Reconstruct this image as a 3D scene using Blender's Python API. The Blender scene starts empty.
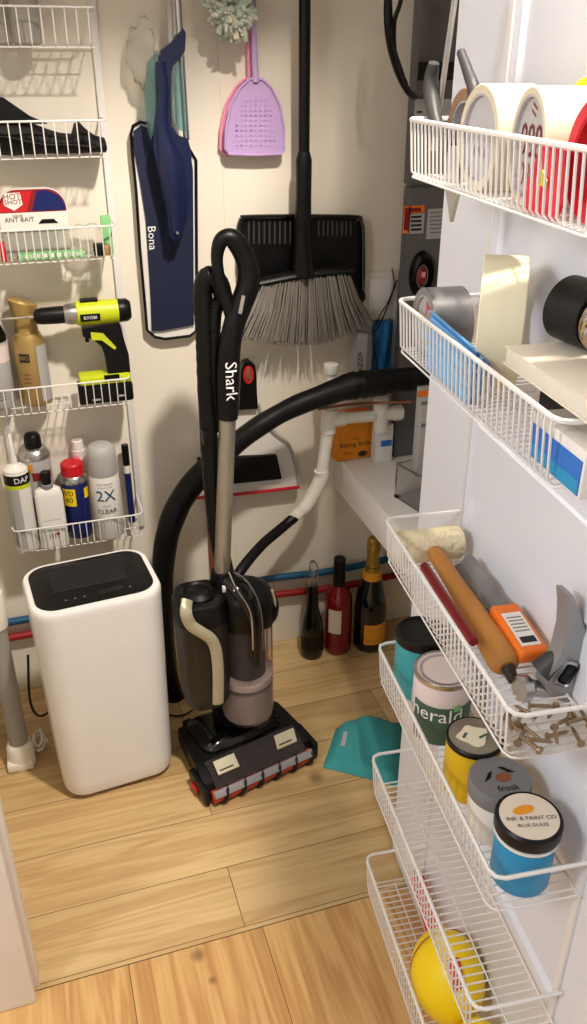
import bpy, bmesh, math, random
from mathutils import Vector as V, Matrix as MX
random.seed(4)
R = math.radians
S = bpy.context.scene
COL = S.collection

# ------------------------------------------------------------------ camera
CAM = V((0, 0, 1.43)); FP = 843.0; PITCH = R(27.9); YAW = R(17.6)
cd = bpy.data.cameras.new('camera'); cam = bpy.data.objects.new('camera', cd); COL.objects.link(cam)
cd.sensor_fit = 'VERTICAL'; cd.sensor_height = 24; cd.lens = 24 * FP / 1024; cd.clip_start = .02
cam.location = CAM; cam.rotation_euler = (R(90) - PITCH, 0, -YAW); S.camera = cam

# ------------------------------------------------------------------ light
S.view_settings.view_transform = 'Standard'; S.view_settings.look = 'None'
S.view_settings.gamma = 1; S.view_settings.exposure = 0; S.view_settings.use_curve_mapping = False
w = bpy.data.worlds.new('world'); S.world = w; w.use_nodes = True
w.node_tree.nodes['Background'].inputs[0].default_value = (.93, .96, 1, 1)
w.node_tree.nodes['Background'].inputs[1].default_value = .54
def area(name, loc, aim, size, power, col):
    l = bpy.data.lights.new(name, 'AREA'); l.shape = 'DISK'; l.size = size; l.energy = power; l.color = col
    o = bpy.data.objects.new(name, l); COL.objects.link(o); o.location = loc
    o.rotation_euler = (V(aim) - V(loc)).to_track_quat('-Z', 'Y').to_euler(); return o
area('ceiling_lamp', (.525, .64, 2.36), (.35, 1.5, .6), .11, 41, (1, .905, .79))
area('hall_lamp', (-1.15, .12, 1.95), (.5, .7, .8), .45, 17, (.95, .965, 1))

# ------------------------------------------------------------------ pixel rays -> world points
FW = V((math.sin(YAW)*math.cos(PITCH), math.cos(YAW)*math.cos(PITCH), -math.sin(PITCH)))
RT = V((math.cos(YAW), -math.sin(YAW), 0)); UP = RT.cross(FW)
DA = R(5.6); DU = V((math.sin(DA), math.cos(DA), 0)); DN = V((-math.cos(DA), math.sin(DA), 0)); DO = V((.562, 1.115, 0))
def ray(x, y): return FW + RT*((x-293.5)/FP) - UP*((y-512)/FP)
def W(x, y, Y): r = ray(x, y); return CAM + r*(Y/r.y)
def Z(x, y, z): r = ray(x, y); return CAM + r*((z-CAM.z)/r.z)
def DP(x, y, n): r = ray(x, y); p0 = DO + DN*n; return CAM + r*((p0-CAM).dot(DN)/r.dot(DN))
def D(s, n, z): p = DO - DU*s + DN*n; return V((p.x, p.y, z))
DR = -5.6   # door local frame: +x into the door, -y toward the camera

# ------------------------------------------------------------------ materials
M = {}
def lin(c):
    return tuple(((v/255)/12.92 if v/255 <= .04045 else ((v/255+.055)/1.055)**2.4) for v in c)
def mat(k, c, rough=.5, metal=0, trans=0, alpha=1, bump=0, bscale=60, var=0, vscale=8, coat=0, ior=1.45, emit=0):
    m = bpy.data.materials.new(k); m.use_nodes = True; nt = m.node_tree; b = nt.nodes['Principled BSDF']
    c = lin(c); b.inputs['Base Color'].default_value = (*c, 1); b.inputs['Roughness'].default_value = rough
    b.inputs['Metallic'].default_value = metal; b.inputs['Transmission Weight'].default_value = trans
    b.inputs['Alpha'].default_value = alpha; b.inputs['Coat Weight'].default_value = coat; b.inputs['IOR'].default_value = ior
    tc = nt.nodes.new('ShaderNodeTexCoord')
    n = nt.nodes.new('ShaderNodeTexNoise'); n.inputs['Scale'].default_value = vscale; n.inputs['Detail'].default_value = 4
    nt.links.new(tc.outputs['Object'], n.inputs['Vector'])
    v = var or .06
    mx = nt.nodes.new('ShaderNodeMix'); mx.data_type = 'RGBA'
    mx.inputs['A'].default_value = (*[x*(1-v) for x in c], 1); mx.inputs['B'].default_value = (*[min(1, x*(1+v)) for x in c], 1)
    nt.links.new(n.outputs['Fac'], mx.inputs['Factor']); nt.links.new(mx.outputs['Result'], b.inputs['Base Color'])
    if bump:
        n2 = nt.nodes.new('ShaderNodeTexNoise'); n2.inputs['Scale'].default_value = bscale; n2.inputs['Detail'].default_value = 3
        nt.links.new(tc.outputs['Object'], n2.inputs['Vector'])
        bp = nt.nodes.new('ShaderNodeBump'); bp.inputs['Strength'].default_value = bump; bp.inputs['Distance'].default_value = .004
        nt.links.new(n2.outputs['Fac'], bp.inputs['Height']); nt.links.new(bp.outputs['Normal'], b.inputs['Normal'])
    M[k] = m; return m
mat('wall', (236, 228, 213), .75, bump=.06, bscale=160, var=.03, vscale=3)
mat('ceiling', (228, 224, 216), .85)
mat('door', (226, 228, 236), .42, bump=.02, bscale=30, var=.02)
mat('trim', (244, 240, 236), .45)
mat('wire', (232, 229, 226), .35)
mat('white', (230, 227, 221), .4); mat('white_gloss', (236, 235, 234), .25, coat=.2)
mat('black', (8, 8, 9), .4); mat('black_gloss', (5, 5, 6), .15, coat=.3); mat('black_soft', (14, 14, 15), .7)
mat('rubber', (8, 8, 9), .45, bump=.25, bscale=40)
for k_ in ('black', 'black_soft', 'rubber'): M[k_].node_tree.nodes['Principled BSDF'].inputs['Specular IOR Level'].default_value = .32
mat('dark_grey', (56, 55, 56), .5); mat('mid_grey', (118, 117, 118), .5); mat('light_grey', (172, 170, 168), .5)
mat('handler', (92, 90, 90), .5, var=.08)
mat('steel', (190, 190, 190), .28, 1); mat('steel_dark', (110, 110, 112), .4, 1); mat('chrome', (215, 213, 208), .15, 1)
mat('champagne_metal', (176, 168, 152), .35, .85)
mat('cream_trim', (176, 170, 144), .35, .2)
mat('navy', (17, 25, 56), .6, bump=.1, bscale=300); mat('navy_plastic', (17, 27, 62), .32)
mat('teal_clear', (150, 192, 194), .12, trans=.85, ior=1.2)
mat('clear', (232, 232, 230), .08, trans=.92, ior=1.2); mat('clear_bag', (240, 238, 232), .2, trans=.85, alpha=.75, ior=1.1, bump=.6, bscale=40)
mat('smoke_clear', (196, 184, 182), .1, trans=.95, ior=1.12)
mat('dust', (176, 168, 162), .9, bump=.5, bscale=80, var=.2, vscale=60)
mat('lavender', (188, 158, 208), .5); mat('pink', (236, 150, 180), .5)
mat('bristle', (138, 133, 126), .8, var=.2, vscale=40)
mat('duster', (176, 186, 172), .85, var=.25, vscale=30)
mat('duster_pale', (206, 196, 178), .85, var=.2, vscale=30)
mat('pvc', (232, 228, 216), .35); mat('grey_pipe', (150, 147, 140), .5)
mat('pex_blue', (22, 84, 120), .4); mat('pex_red', (150, 26, 32), .4); mat('copper', (142, 88, 60), .45, .3)
mat('red', (196, 24, 34), .4); mat('crimson', (205, 28, 52), .35); mat('dark_red', (130, 20, 28), .4)
mat('orange', (238, 118, 34), .4); mat('brush_orange', (188, 66, 36), .6); mat('soda_orange', (236, 146, 26), .55)
mat('lime', (196, 208, 32), .4); mat('gold', (176, 148, 92), .35, .45); mat('yellow', (246, 212, 14), .4)
mat('yellow_paint', (214, 176, 24), .4)
mat('blue', (42, 110, 196), .4); mat('sky_blue', (112, 178, 230), .55); mat('paint_blue', (34, 142, 192), .4)
mat('wd_blue', (20, 30, 92), .3); mat('bag_blue', (10, 96, 152), .6)
mat('teal', (58, 158, 166), .45); mat('cloth_teal', (60, 150, 152), .85, bump=.15, bscale=400, var=.12, vscale=20)
mat('green', (132, 196, 130), .5); mat('green_dark', (62, 92, 78), .45)
mat('tape_cream', (232, 224, 194), .55); mat('tape_white', (206, 196, 170), .5); mat('tape_core', (176, 172, 176), .6)
mat('tape_silver', (142, 142, 144), .35, .5); mat('tape_brown', (150, 116, 88), .45)
mat('roller', (220, 206, 172), .95, bump=.9, bscale=120, var=.12, vscale=60)
mat('handle_wood', (178, 122, 56), .55, var=.22, vscale=12)
mat('book', (224, 216, 200), .7, var=.08, vscale=20); mat('pink_white', (226, 210, 206), .4)
mat('lettering_dark', (28, 28, 30), .6); mat('lettering_white', (240, 240, 240), .5); mat('lettering_grey', (190, 188, 186), .5)
mat('brass', (176, 150, 96), .35, .8); mat('foil', (176, 140, 62), .35, .6)
mat('glass_dark', (10, 14, 12), .08, coat=.5); mat('rose_glass', (120, 14, 26), .1, coat=.5)
mat('label_cream', (226, 214, 196), .6); mat('label_orange', (232, 152, 34), .5)
mat('hammer_steel', (158, 158, 158), .42, .55)
mat('screw', (150, 128, 100), .4, .7)
mat('vac_brown', (32, 28, 26), .35)
mat('jar_milk', (206, 204, 196), .2, trans=.55, ior=1.2)
mat('tinted_grey', (134, 130, 132), .4)

def pattern_tape():
    m = mat('tape_pattern', (190, 150, 60), .5); nt = m.node_tree; b = nt.nodes['Principled BSDF']
    tc = nt.nodes.new('ShaderNodeTexCoord'); wv = nt.nodes.new('ShaderNodeTexNoise'); wv.inputs['Scale'].default_value = 70
    wv.inputs['Distortion'].default_value = 3; cr = nt.nodes.new('ShaderNodeValToRGB'); cr.color_ramp.interpolation = 'CONSTANT'
    e = cr.color_ramp.elements; e[0].position = 0; e[0].color = (.01, .015, .04, 1); e[1].position = .45; e[1].color = (.5, .3, .05, 1)
    x = e.new(.55); x.color = (.08, .16, .35, 1); x = e.new(.62); x.color = (.75, .65, .45, 1)
    nt.links.new(tc.outputs['Object'], wv.inputs['Vector']); nt.links.new(wv.outputs['Fac'], cr.inputs['Fac']); nt.links.new(cr.outputs['Color'], b.inputs['Base Color'])
pattern_tape()

def wood(k, seams_axis, base, width, length, off, knots=()):
    """planks running along seams_axis with rows across"""
    m = bpy.data.materials.new(k); m.use_nodes = True; nt = m.node_tree; L = nt.links; N = nt.nodes; b = N['Principled BSDF']
    tc = N.new('ShaderNodeTexCoord'); mp = N.new('ShaderNodeMapping')
    if seams_axis == 'y': mp.inputs['Rotation'].default_value = (0, 0, R(90))
    mp.inputs['Location'].default_value = (off[0], off[1], 0)
    L.new(tc.outputs['Object'], mp.inputs['Vector'])
    br = N.new('ShaderNodeTexBrick'); br.offset = .37; br.inputs['Scale'].default_value = 1
    br.inputs['Brick Width'].default_value = length; br.inputs['Row Height'].default_value = width
    br.inputs['Mortar Size'].default_value = .0011; br.inputs['Mortar Smooth'].default_value = .6; br.inputs['Bias'].default_value = 0
    br.inputs['Color1'].default_value = (0, 0, 0, 1); br.inputs['Color2'].default_value = (1, 1, 1, 1); br.inputs['Mortar'].default_value = (.5, .5, .5, 1)
    L.new(mp.outputs['Vector'], br.inputs['Vector'])
    # per plank shift of the grain
    sh = N.new('ShaderNodeVectorMath'); sh.operation = 'MULTIPLY_ADD'; sh.inputs[1].default_value = (3, 5, 0)
    L.new(br.outputs['Color'], sh.inputs[0]); L.new(mp.outputs['Vector'], sh.inputs[2])
    st = N.new('ShaderNodeMapping'); st.inputs['Scale'].default_value = (1.1, 14, 1); L.new(sh.outputs[0], st.inputs['Vector'])
    n1 = N.new('ShaderNodeTexNoise'); n1.inputs['Scale'].default_value = 1.5; n1.inputs['Detail'].default_value = 3; n1.inputs['Distortion'].default_value = .6
    L.new(st.outputs[0], n1.inputs['Vector'])
    st2 = N.new('ShaderNodeMapping'); st2.inputs['Scale'].default_value = (3, 90, 1); L.new(sh.outputs[0], st2.inputs['Vector'])
    n2 = N.new('ShaderNodeTexNoise'); n2.inputs['Scale'].default_value = 1.6; n2.inputs['Detail'].default_value = 4
    L.new(st2.outputs[0], n2.inputs['Vector'])
    # rings of the grain
    rg = N.new('ShaderNodeMath'); rg.operation = 'MULTIPLY'; rg.inputs[1].default_value = 26; L.new(n1.outputs['Fac'], rg.inputs[0])
    sn = N.new('ShaderNodeMath'); sn.operation = 'SINE'; L.new(rg.outputs[0], sn.inputs[0])
    r1 = N.new('ShaderNodeMapRange'); r1.inputs['From Min'].default_value = -1; r1.inputs['From Max'].default_value = 1
    r1.inputs['To Min'].default_value = .3; r1.inputs['To Max'].default_value = .95; L.new(sn.outputs[0], r1.inputs['Value'])
    ad = N.new('ShaderNodeMix'); ad.data_type = 'FLOAT'; ad.inputs['Factor'].default_value = .55
    L.new(r1.outputs[0], ad.inputs['A']); L.new(n2.outputs['Fac'], ad.inputs['B'])
    cr = N.new('ShaderNodeValToRGB'); e = cr.color_ramp.elements
    e[0].position = .1; e[0].color = (*lin(base[0]), 1); e[1].position = .75; e[1].color = (*lin(base[1]), 1)
    L.new(ad.outputs['Result'], cr.inputs['Fac'])
    tint = N.new('ShaderNodeMix'); tint.data_type = 'RGBA'; tint.blend_type = 'MULTIPLY'; tint.inputs['Factor'].default_value = 1
    tr = N.new('ShaderNodeValToRGB'); tr.color_ramp.elements[0].color = (.74, .72, .68, 1); tr.color_ramp.elements[1].color = (1, 1, 1, 1)
    L.new(br.outputs['Color'], tr.inputs['Fac']); L.new(cr.outputs['Color'], tint.inputs['A']); L.new(tr.outputs['Color'], tint.inputs['B'])
    last = tint.outputs['Result']
    for (kx, ky, kr) in knots:
        vm = N.new('ShaderNodeVectorMath'); vm.operation = 'DISTANCE'; vm.inputs[1].default_value = (kx, ky, 0)
        sc = N.new('ShaderNodeMapping'); L.new(tc.outputs['Object'], sc.inputs['Vector'])
        L.new(sc.outputs[0], vm.inputs[0])
        mr = N.new('ShaderNodeMapRange'); mr.inputs['From Min'].default_value = kr*.3; mr.inputs['From Max'].default_value = kr*1.1
        mr.inputs['To Min'].default_value = .6; mr.inputs['To Max'].default_value = 0; L.new(vm.outputs['Value'], mr.inputs['Value'])
        kx_ = N.new('ShaderNodeMix'); kx_.data_type = 'RGBA'; kx_.inputs['B'].default_value = (*lin((92, 60, 34)), 1)
        L.new(mr.outputs[0], kx_.inputs['Factor']); L.new(last, kx_.inputs['A']); last = kx_.outputs['Result']
    mm = N.new('ShaderNodeMix'); mm.data_type = 'RGBA'; mm.inputs['B'].default_value = (*lin((96, 68, 38)), 1)
    L.new(br.outputs['Fac'], mm.inputs['Factor']); L.new(last, mm.inputs['A']); L.new(mm.outputs['Result'], b.inputs['Base Color'])
    b.inputs['Roughness'].default_value = .42
    M[k] = m
wood('closet_wood', 'x', ((184, 142, 88), (224, 194, 142)), .14, 1.3, (.593, .105), knots=((.475, 1.33, .022),))
wood('hall_wood', 'y', ((176, 112, 58), (228, 186, 122)), .25, 2.4, (.2, .243), knots=((.13, .985, .016), (.145, .93, .009)))

# ------------------------------------------------------------------ mesh builder
def crom(pts, k=6, closed=False):
    pts = [V(p) for p in pts]; n = len(pts)
    if n < 3: return pts
    out = []
    rng = n if closed else n-1
    for i in range(rng):
        p1, p2 = pts[i], pts[(i+1) % n]
        p0 = pts[i-1] if (i > 0 or closed) else p1*2-p2
        p3 = pts[(i+2) % n] if (i+2 < n or closed) else p2*2-p1
        for j in range(k):
            t = j/k
            out.append(.5*((2*p1)+(p2-p0)*t+(2*p0-5*p1+4*p2-p3)*t*t+(3*p1-p0-3*p2+p3)*t**3))
    if not closed: out.append(pts[-1])
    return out
def rrect(w_, d_, r, n=6):
    out = []
    for cx, cy, a0 in ((w_/2-r, d_/2-r, 0), (-w_/2+r, d_/2-r, 90), (-w_/2+r, -d_/2+r, 180), (w_/2-r, -d_/2+r, 270)):
        for i in range(n+1):
            a = R(a0+90*i/n); out.append((cx+r*math.cos(a), cy+r*math.sin(a)))
    return out
class MB:
    def __init__(s, m='white'): s.v = []; s.f = []; s.m = []; s.mats = []; s.X = MX.Identity(4); s.use(m)
    def use(s, m):
        if m not in s.mats: s.mats.append(m)
        s.c = s.mats.index(m); return s
    def at(s, loc=(0, 0, 0), rot=(0, 0, 0)):
        from mathutils import Euler
        s.X = MX.Translation(V(loc)) @ Euler([R(a) for a in rot]).to_matrix().to_4x4(); return s
    def add(s, vs, fs):
        b = len(s.v); s.v += [s.X @ V(p) for p in vs]; s.f += [tuple(b+i for i in f) for f in fs]; s.m += [s.c]*len(fs); return s
    def box(s, c, size, bev=0, seg=2, rot=None):
        bm = bmesh.new(); bmesh.ops.create_cube(bm, size=1)
        for v in bm.verts: v.co = V((v.co.x*size[0], v.co.y*size[1], v.co.z*size[2]))
        if bev: bmesh.ops.bevel(bm, geom=bm.edges[:], offset=bev, segments=seg, affect='EDGES', profile=.5)
        X = MX.Identity(4)
        if rot:
            from mathutils import Euler
            X = Euler([R(a) for a in rot]).to_matrix().to_4x4()
        bm.verts.index_update()
        s.add([(X @ v.co)+V(c) for v in bm.verts], [[v.index for v in f.verts] for f in bm.faces]); bm.free(); return s
    def bb(s, a, b, bev=0): # box by two corners
        a = V(a); b = V(b); return s.box((a+b)/2, [abs(x) for x in (b-a)], bev)
    def tube(s, pts, r, n=8, k=0, closed=False, caps=True, squash=1, up=None):
        if k: 
            if isinstance(r, (list, tuple)):
                rr = crom([V((x, 0, 0)) for x in r], k, closed); r = [x.x for x in rr]
            pts = crom(pts, k, closed)
        pts = [V(p) for p in pts]; N = len(pts)
        if not isinstance(r, (list, tuple)): r = [r]*N
        vs = []; prev = None
        for i, p in enumerate(pts):
            if closed: t = pts[(i+1) % N]-pts[i-1]
            else: t = pts[min(i+1, N-1)]-pts[max(i-1, 0)]
            t.normalize()
            if up is not None: a = V(up)
            elif prev is None: a = V((0, 0, 1)) if abs(t.z) < .9 else V((1, 0, 0))
            else: a = prev
            a = (a - t*a.dot(t)); a = a.normalized() if a.length > 1e-6 else t.orthogonal().normalized()
            prev = a; b = t.cross(a)
            for j in range(n):
                an = 2*math.pi*j/n; vs.append(p+(a*math.cos(an)*squash+b*math.sin(an))*r[i])
        fs = []
        for i in range(N if closed else N-1):
            for j in range(n):
                i2 = (i+1) % N; fs.append((i*n+j, i2*n+j, i2*n+(j+1) % n, i*n+(j+1) % n)[::-1])
        if caps and not closed: fs.append(tuple(range(n))); fs.append(tuple((N-1)*n+j for j in range(n))[::-1])
        return s.add(vs, fs)
    def cyl(s, a, b, r, r2=None, n=24): return s.tube([a, b], [r, r if r2 is None else r2], n)
    def lathe(s, prof, c=(0, 0, 0), n=28, ax='z', sx=1, sy=1):
        vs = []; fs = []; c = V(c)
        for (r, z) in prof:
            for j in range(n):
                a = 2*math.pi*j/n; x, y = max(r, 1e-5)*math.cos(a)*sx, max(r, 1e-5)*math.sin(a)*sy
                q = (x, y, z) if ax == 'z' else ((z, x, y) if ax == 'x' else (y, z, x)); vs.append(c+V(q))
        K = len(prof)
        for i in range(K-1):
            for j in range(n): fs.append((i*n+j, i*n+(j+1) % n, (i+1)*n+(j+1) % n, (i+1)*n+j))
        fs.append(tuple(range(n))[::-1]); fs.append(tuple((K-1)*n+j for j in range(n)))
        return s.add(vs, fs)
    def loft(s, rings, cap=True): # rings: lists of 3d points, same count
        n = len(rings[0]); vs = [p for r in rings for p in r]; fs = []
        for i in range(len(rings)-1):
            for j in range(n): fs.append((i*n+j, i*n+(j+1) % n, (i+1)*n+(j+1) % n, (i+1)*n+j))
        if cap: fs.append(tuple(range(n))[::-1]); fs.append(tuple((len(rings)-1)*n+j for j in range(n)))
        return s.add(vs, fs)
    def rbox(s, c, w_, d_, r, zs, n=6): # zs: (z, scale) sections of a rounded rectangle
        return s.loft([[V((c[0]+x*k, c[1]+y*k, z)) for x, y in rrect(w_, d_, r, n)] for z, k in zs])
    def ell(s, c, rad, nu=20, nv=12, fn=None):
        vs = []; fs = []
        for i in range(nv+1):
            th = math.pi*i/nv
            for j in range(nu):
                a = 2*math.pi*j/nu; q = V((math.sin(th)*math.cos(a), math.sin(th)*math.sin(a), -math.cos(th)))
                k = fn(q) if fn else 1
                vs.append(V(c)+V((q.x*rad[0]*k, q.y*rad[1]*k, q.z*rad[2]*k)))
        for i in range(nv):
            for j in range(nu): fs.append((i*nu+j, i*nu+(j+1) % nu, (i+1)*nu+(j+1) % nu, (i+1)*nu+j))
        return s.add(vs, fs)
    def prism(s, poly, t0, t1, f): # f(u,v,t) -> point
        n = len(poly); vs = [f(u_, v_, t0) for u_, v_ in poly]+[f(u_, v_, t1) for u_, v_ in poly]
        fs = [tuple(range(n))[::-1], tuple(range(n, 2*n))]+[(i, (i+1) % n, n+(i+1) % n, n+i) for i in range(n)]
        return s.add(vs, fs)
    def slab(s, pts, t): # planar world polygon pushed by vector t
        n = len(pts); t = V(t); vs = [V(p) for p in pts]+[V(p)+t for p in pts]
        fs = [tuple(range(n)), tuple(range(n, 2*n))[::-1]]+[(i, n+i, n+(i+1) % n, (i+1) % n) for i in range(n)]
        return s.add(vs, fs)
    def grid(s, fn, nu, nv, thick=None):
        vs = [fn(i/nu, j/nv) for j in range(nv+1) for i in range(nu+1)]
        fs = [(j*(nu+1)+i, j*(nu+1)+i+1, (j+1)*(nu+1)+i+1, (j+1)*(nu+1)+i) for j in range(nv) for i in range(nu)]
        if thick is None: return s.add(vs, fs)
        t = V(thick); K = len(vs); vs2 = [V(p)+t for p in vs]; f2 = [tuple(K+i for i in f[::-1]) for f in fs]
        ed = [i for i in range(nu+1)]+[(j+1)*(nu+1)-1 for j in range(1, nv+1)]+[nv*(nu+1)+i for i in range(nu-1, -1, -1)]+[j*(nu+1) for j in range(nv-1, 0, -1)]
        side = [(ed[(i+1) % len(ed)], ed[i], K+ed[i], K+ed[(i+1) % len(ed)]) for i in range(len(ed))]
        return s.add(list(vs)+vs2, fs+f2+side)
    def text(s, body, size, f): # f(u,v) -> point, text centred
        c = bpy.data.curves.new('t', 'FONT'); c.body = body; c.size = size; c.align_x = 'CENTER'; c.align_y = 'CENTER'; c.resolution_u = 2
        o = bpy.data.objects.new('t', c); me = bpy.data.meshes.new_from_object(o)
        s.add([f(v.co.x, v.co.y) for v in me.vertices], [tuple(p.vertices) for p in me.polygons])
        bpy.data.objects.remove(o); bpy.data.curves.remove(c); bpy.data.meshes.remove(me); return s
def flat(x, y, z): return lambda a, b: V((x+a, y, z+b))                       # faces -y
def flattop(x, y, z, rot=0):
    ca, sa = math.cos(R(rot)), math.sin(R(rot)); return lambda a, b: V((x+a*ca-b*sa, y+a*sa+b*ca, z))
def wrap(r, z, a0=0): return lambda a, b: V((r*math.sin(R(a0)+a/r), -r*math.cos(R(a0)+a/r), z+b))
def patch(mb, r, z0, z1, a0, a1, n=14, eps=.0008):                             # label wrapped on a cylinder
    def fn(u_, v_):
        a = R(a0+(a1-a0)*u_); return V(((r+eps)*math.sin(a), -(r+eps)*math.cos(a), z0+(z1-z0)*v_))
    return mb.grid(fn, n, 1)

def pmat(p):
    if p is None: return MX.Identity(4)
    return MX.Translation(p.location) @ MX.Rotation(p.rotation_euler.z, 4, 'Z') if p.type == 'EMPTY' else pmat(p.parent)
def part(name, mb, parent, world=False, label=None, smooth=40):
    me = bpy.data.meshes.new(name); X = pmat(parent).inverted() if world else MX.Identity(4)
    me.from_pydata([X @ v for v in mb.v], [], mb.f); me.update()
    for k in mb.mats: me.materials.append(M[k])
    for p, i in zip(me.polygons, mb.m): p.material_index = i; p.use_smooth = True
    me.set_sharp_from_angle(angle=R(smooth))
    o = bpy.data.objects.new(name, me); COL.objects.link(o); o.parent = parent
    if label: o['label'] = label
    return o
def thing(name, label, cat, loc=(0, 0, 0), rz=0, group=None):
    o = bpy.data.objects.new(name, None); o.empty_display_size = .05; COL.objects.link(o); o.location = loc; o.rotation_euler = (0, 0, R(rz))
    o['label'] = label; o['category'] = cat
    if group: o['group'] = group
    return o
def solo(name, mb, label, cat, group=None, loc=None, rz=0, smooth=40):
    if loc is None:   # world coordinates: put the origin under the object
        xs = [v.x for v in mb.v]; ys = [v.y for v in mb.v]; zs = [v.z for v in mb.v]
        b = V(((min(xs)+max(xs))/2, (min(ys)+max(ys))/2, min(zs))); mb.v = [v-b for v in mb.v]; loc = b
    o = part(name, mb, None, smooth=smooth); o.location = loc; o.rotation_euler = (0, 0, R(rz)); o['label'] = label; o['category'] = cat
    if group: o['group'] = group
    return o
def struct(name, mb, parent=None):
    o = part(name, mb, parent)
    if parent is None: o['kind'] = 'structure'
    return o

# ------------------------------------------------------------------ the closet shell
WY = 1.85; RX = 1.16; LX = -.24; FY0, FY1 = 1.0, 1.12; CH = 2.42
m = MB('closet_wood'); m.bb((LX-.1, 1.006, -.05), (RX+.1, WY+.1, 0)); struct('floor_closet', m)
m = MB('hall_wood'); m.bb((-2.2, -1.6, -.05), (2.2, 1.004, 0)); struct('floor_hall', m)
m = MB('lettering_dark'); m.bb((-.6, 1.0038, -.05), (RX, 1.0062, -.001)); struct('trim_1', m)
m = MB('wall'); m.bb((LX-.1, WY, 0), (.4285, WY+.1, CH)); m.bb((.4315, WY, 0), (RX+.1, WY+.1, CH)); m.bb((.42, WY+.002, 0), (.44, WY+.1, CH)); struct('wall_back', m)
m = MB('wall'); m.bb((LX-.1, FY1, 0), (LX, WY, CH)); struct('wall_left', m)
m = MB('wall'); m.bb((RX, FY1, 0), (RX+.1, WY, CH)); struct('wall_right', m)
m = MB('wall'); m.bb((-2.2, FY0, 0), (-.19, FY1, CH)); m.bb((.63, FY0, 0), (2.2, FY1, CH)); m.bb((-.19, FY0, 2.07), (.63, FY1, CH)); struct('wall_front', m)
m = MB('ceiling'); m.bb((-2.2, -1.6, CH), (2.2, WY+.1, CH+.05)); struct('ceiling', m)
m = MB('trim'); m.bb((-.262, .982, 0), (-.154, 1.0, 2.13), .004); m.bb((-.19, .9995, 0), (-.160, 1.122, 2.05)); m.bb((-.161, 1.01, 0), (-.147, 1.045, 2.05), .002)
struct('trim_2', m)
m = MB('trim'); m.bb((.617, .985, 0), (.71, 1.0, 2.13), .004); m.bb((.612, 1.0, 0), (.63, 1.122, 2.05)); struct('trim_3', m)
# low white ledge on the right that the air handler stands on
PZ = .552; PX = .695
m = MB('trim'); m.bb((PX, 1.13, PZ-.09), (RX, WY-.002, PZ), .003); struct('trim_4', m)

# ------------------------------------------------------------------ open door on the right
def panel_rect(mb, y0, y1, z0, z1, dep=.006, bw=.022):
    """recess built as ring of bevels around a field; front plane x=0"""
    o = [(0, y0, z0), (0, y1, z0), (0, y1, z1), (0, y0, z1)]
    a, b = .006, bw
    i1 = [(dep, y0+a*(1 if y0 < y1 else -1), z0+a), (dep, y1-a*(1 if y0 < y1 else -1), z0+a), (dep, y1-a*(1 if y0 < y1 else -1), z1-a), (dep, y0+a*(1 if y0 < y1 else -1), z1-a)]
    sg = 1 if y0 < y1 else -1
    i2 = [(.003, y0+sg*b, z0+b), (.003, y1-sg*b, z0+b), (.003, y1-sg*b, z1-b), (.003, y0+sg*b, z1-b)]
    vs = o+i1+i2; fs = []
    for k in range(4):
        k2 = (k+1) % 4; fs.append((k, k2, 4+k2, 4+k)); fs.append((4+k, 4+k2, 8+k2, 8+k))
    fs.append((8, 9, 10, 11)); mb.add(vs, fs)
m = MB('door')
Lr = .80; zt = 2.03; p0, p1 = -.205, -.60; rows = [(.396, .913), (1.013, 1.86)]
ys = [0, p0, p1, -Lr]
def quad(y0, y1, z0, z1): m.add([(0, y0, z0), (0, y1, z0), (0, y1, z1), (0, y0, z1)], [(0, 1, 2, 3)])
quad(-.025, p0, .008, zt); quad(p1, -Lr, .008, zt)
zz = .008
for z0, z1 in rows: quad(p0, p1, zz, z0); panel_rect(m, p0, p1, z0, z1); zz = z1
quad(p0, p1, zz, zt)
m.add([(0, -.025, .008), (.035, -.025, .008), (.035, -.025, zt), (0, -.025, zt), (0, -Lr, .008), (.035, -Lr, .008), (.035, -Lr, zt), (0, -Lr, zt)],
      [(0, 1, 2, 3), (4, 7, 6, 5), (1, 5, 6, 2), (0, 4, 5, 1), (3, 2, 6, 7)])
door = struct('door_1', m); door.location = DO; door.rotation_euler = (0, 0, R(DR))

# ------------------------------------------------------------------ wire racks
def basket(mb, L, dep, h, sp, r=.0014, rim=.0024, x0=0, ztop=0, inset=.008, endw=1):
    """back on y=0, front on y=-dep, from x0 to x0+L, rim at ztop"""
    x1 = x0+L; zb = ztop-h; c = .013
    def U(z, rr, ins):
        pts = [(x0+ins, 0, z), (x0+ins, -dep+c+ins, z), (x0+ins+c*.3, -dep+ins+c*.3, z), (x0+ins+c, -dep+ins, z),
               (x1-ins-c, -dep+ins, z), (x1-ins-c*.3, -dep+ins+c*.3, z), (x1-ins, -dep+c+ins, z), (x1-ins, 0, z)]
        mb.tube(pts, rr, 6, caps=True)
    U(ztop, rim, 0)
    if endw: U(zb, r*.95, inset*.5)
    else: mb.tube([(x0+.006, -dep+inset*.5+.007, zb-.001), (x1-.006, -dep+inset*.5+.007, zb-.001)], r, 5)
    mb.tube([(x0, -.001, zb), (x1, -.001, zb)], r*1.2, 5)
    mb.tube([(x0+.01, -dep*.5, zb-.001), (x1-.01, -dep*.5, zb-.001)], r, 5)
    n = int((L-2*c)/sp)
    for i in range(n+1):
        x = x0+c+(L-2*c)*i/n
        mb.tube([(x, -dep, ztop), (x, -dep+inset*.5, zb+.006), (x, -dep+inset*.5+.006, zb), (x, -.002, zb)], r, 5)
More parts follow.
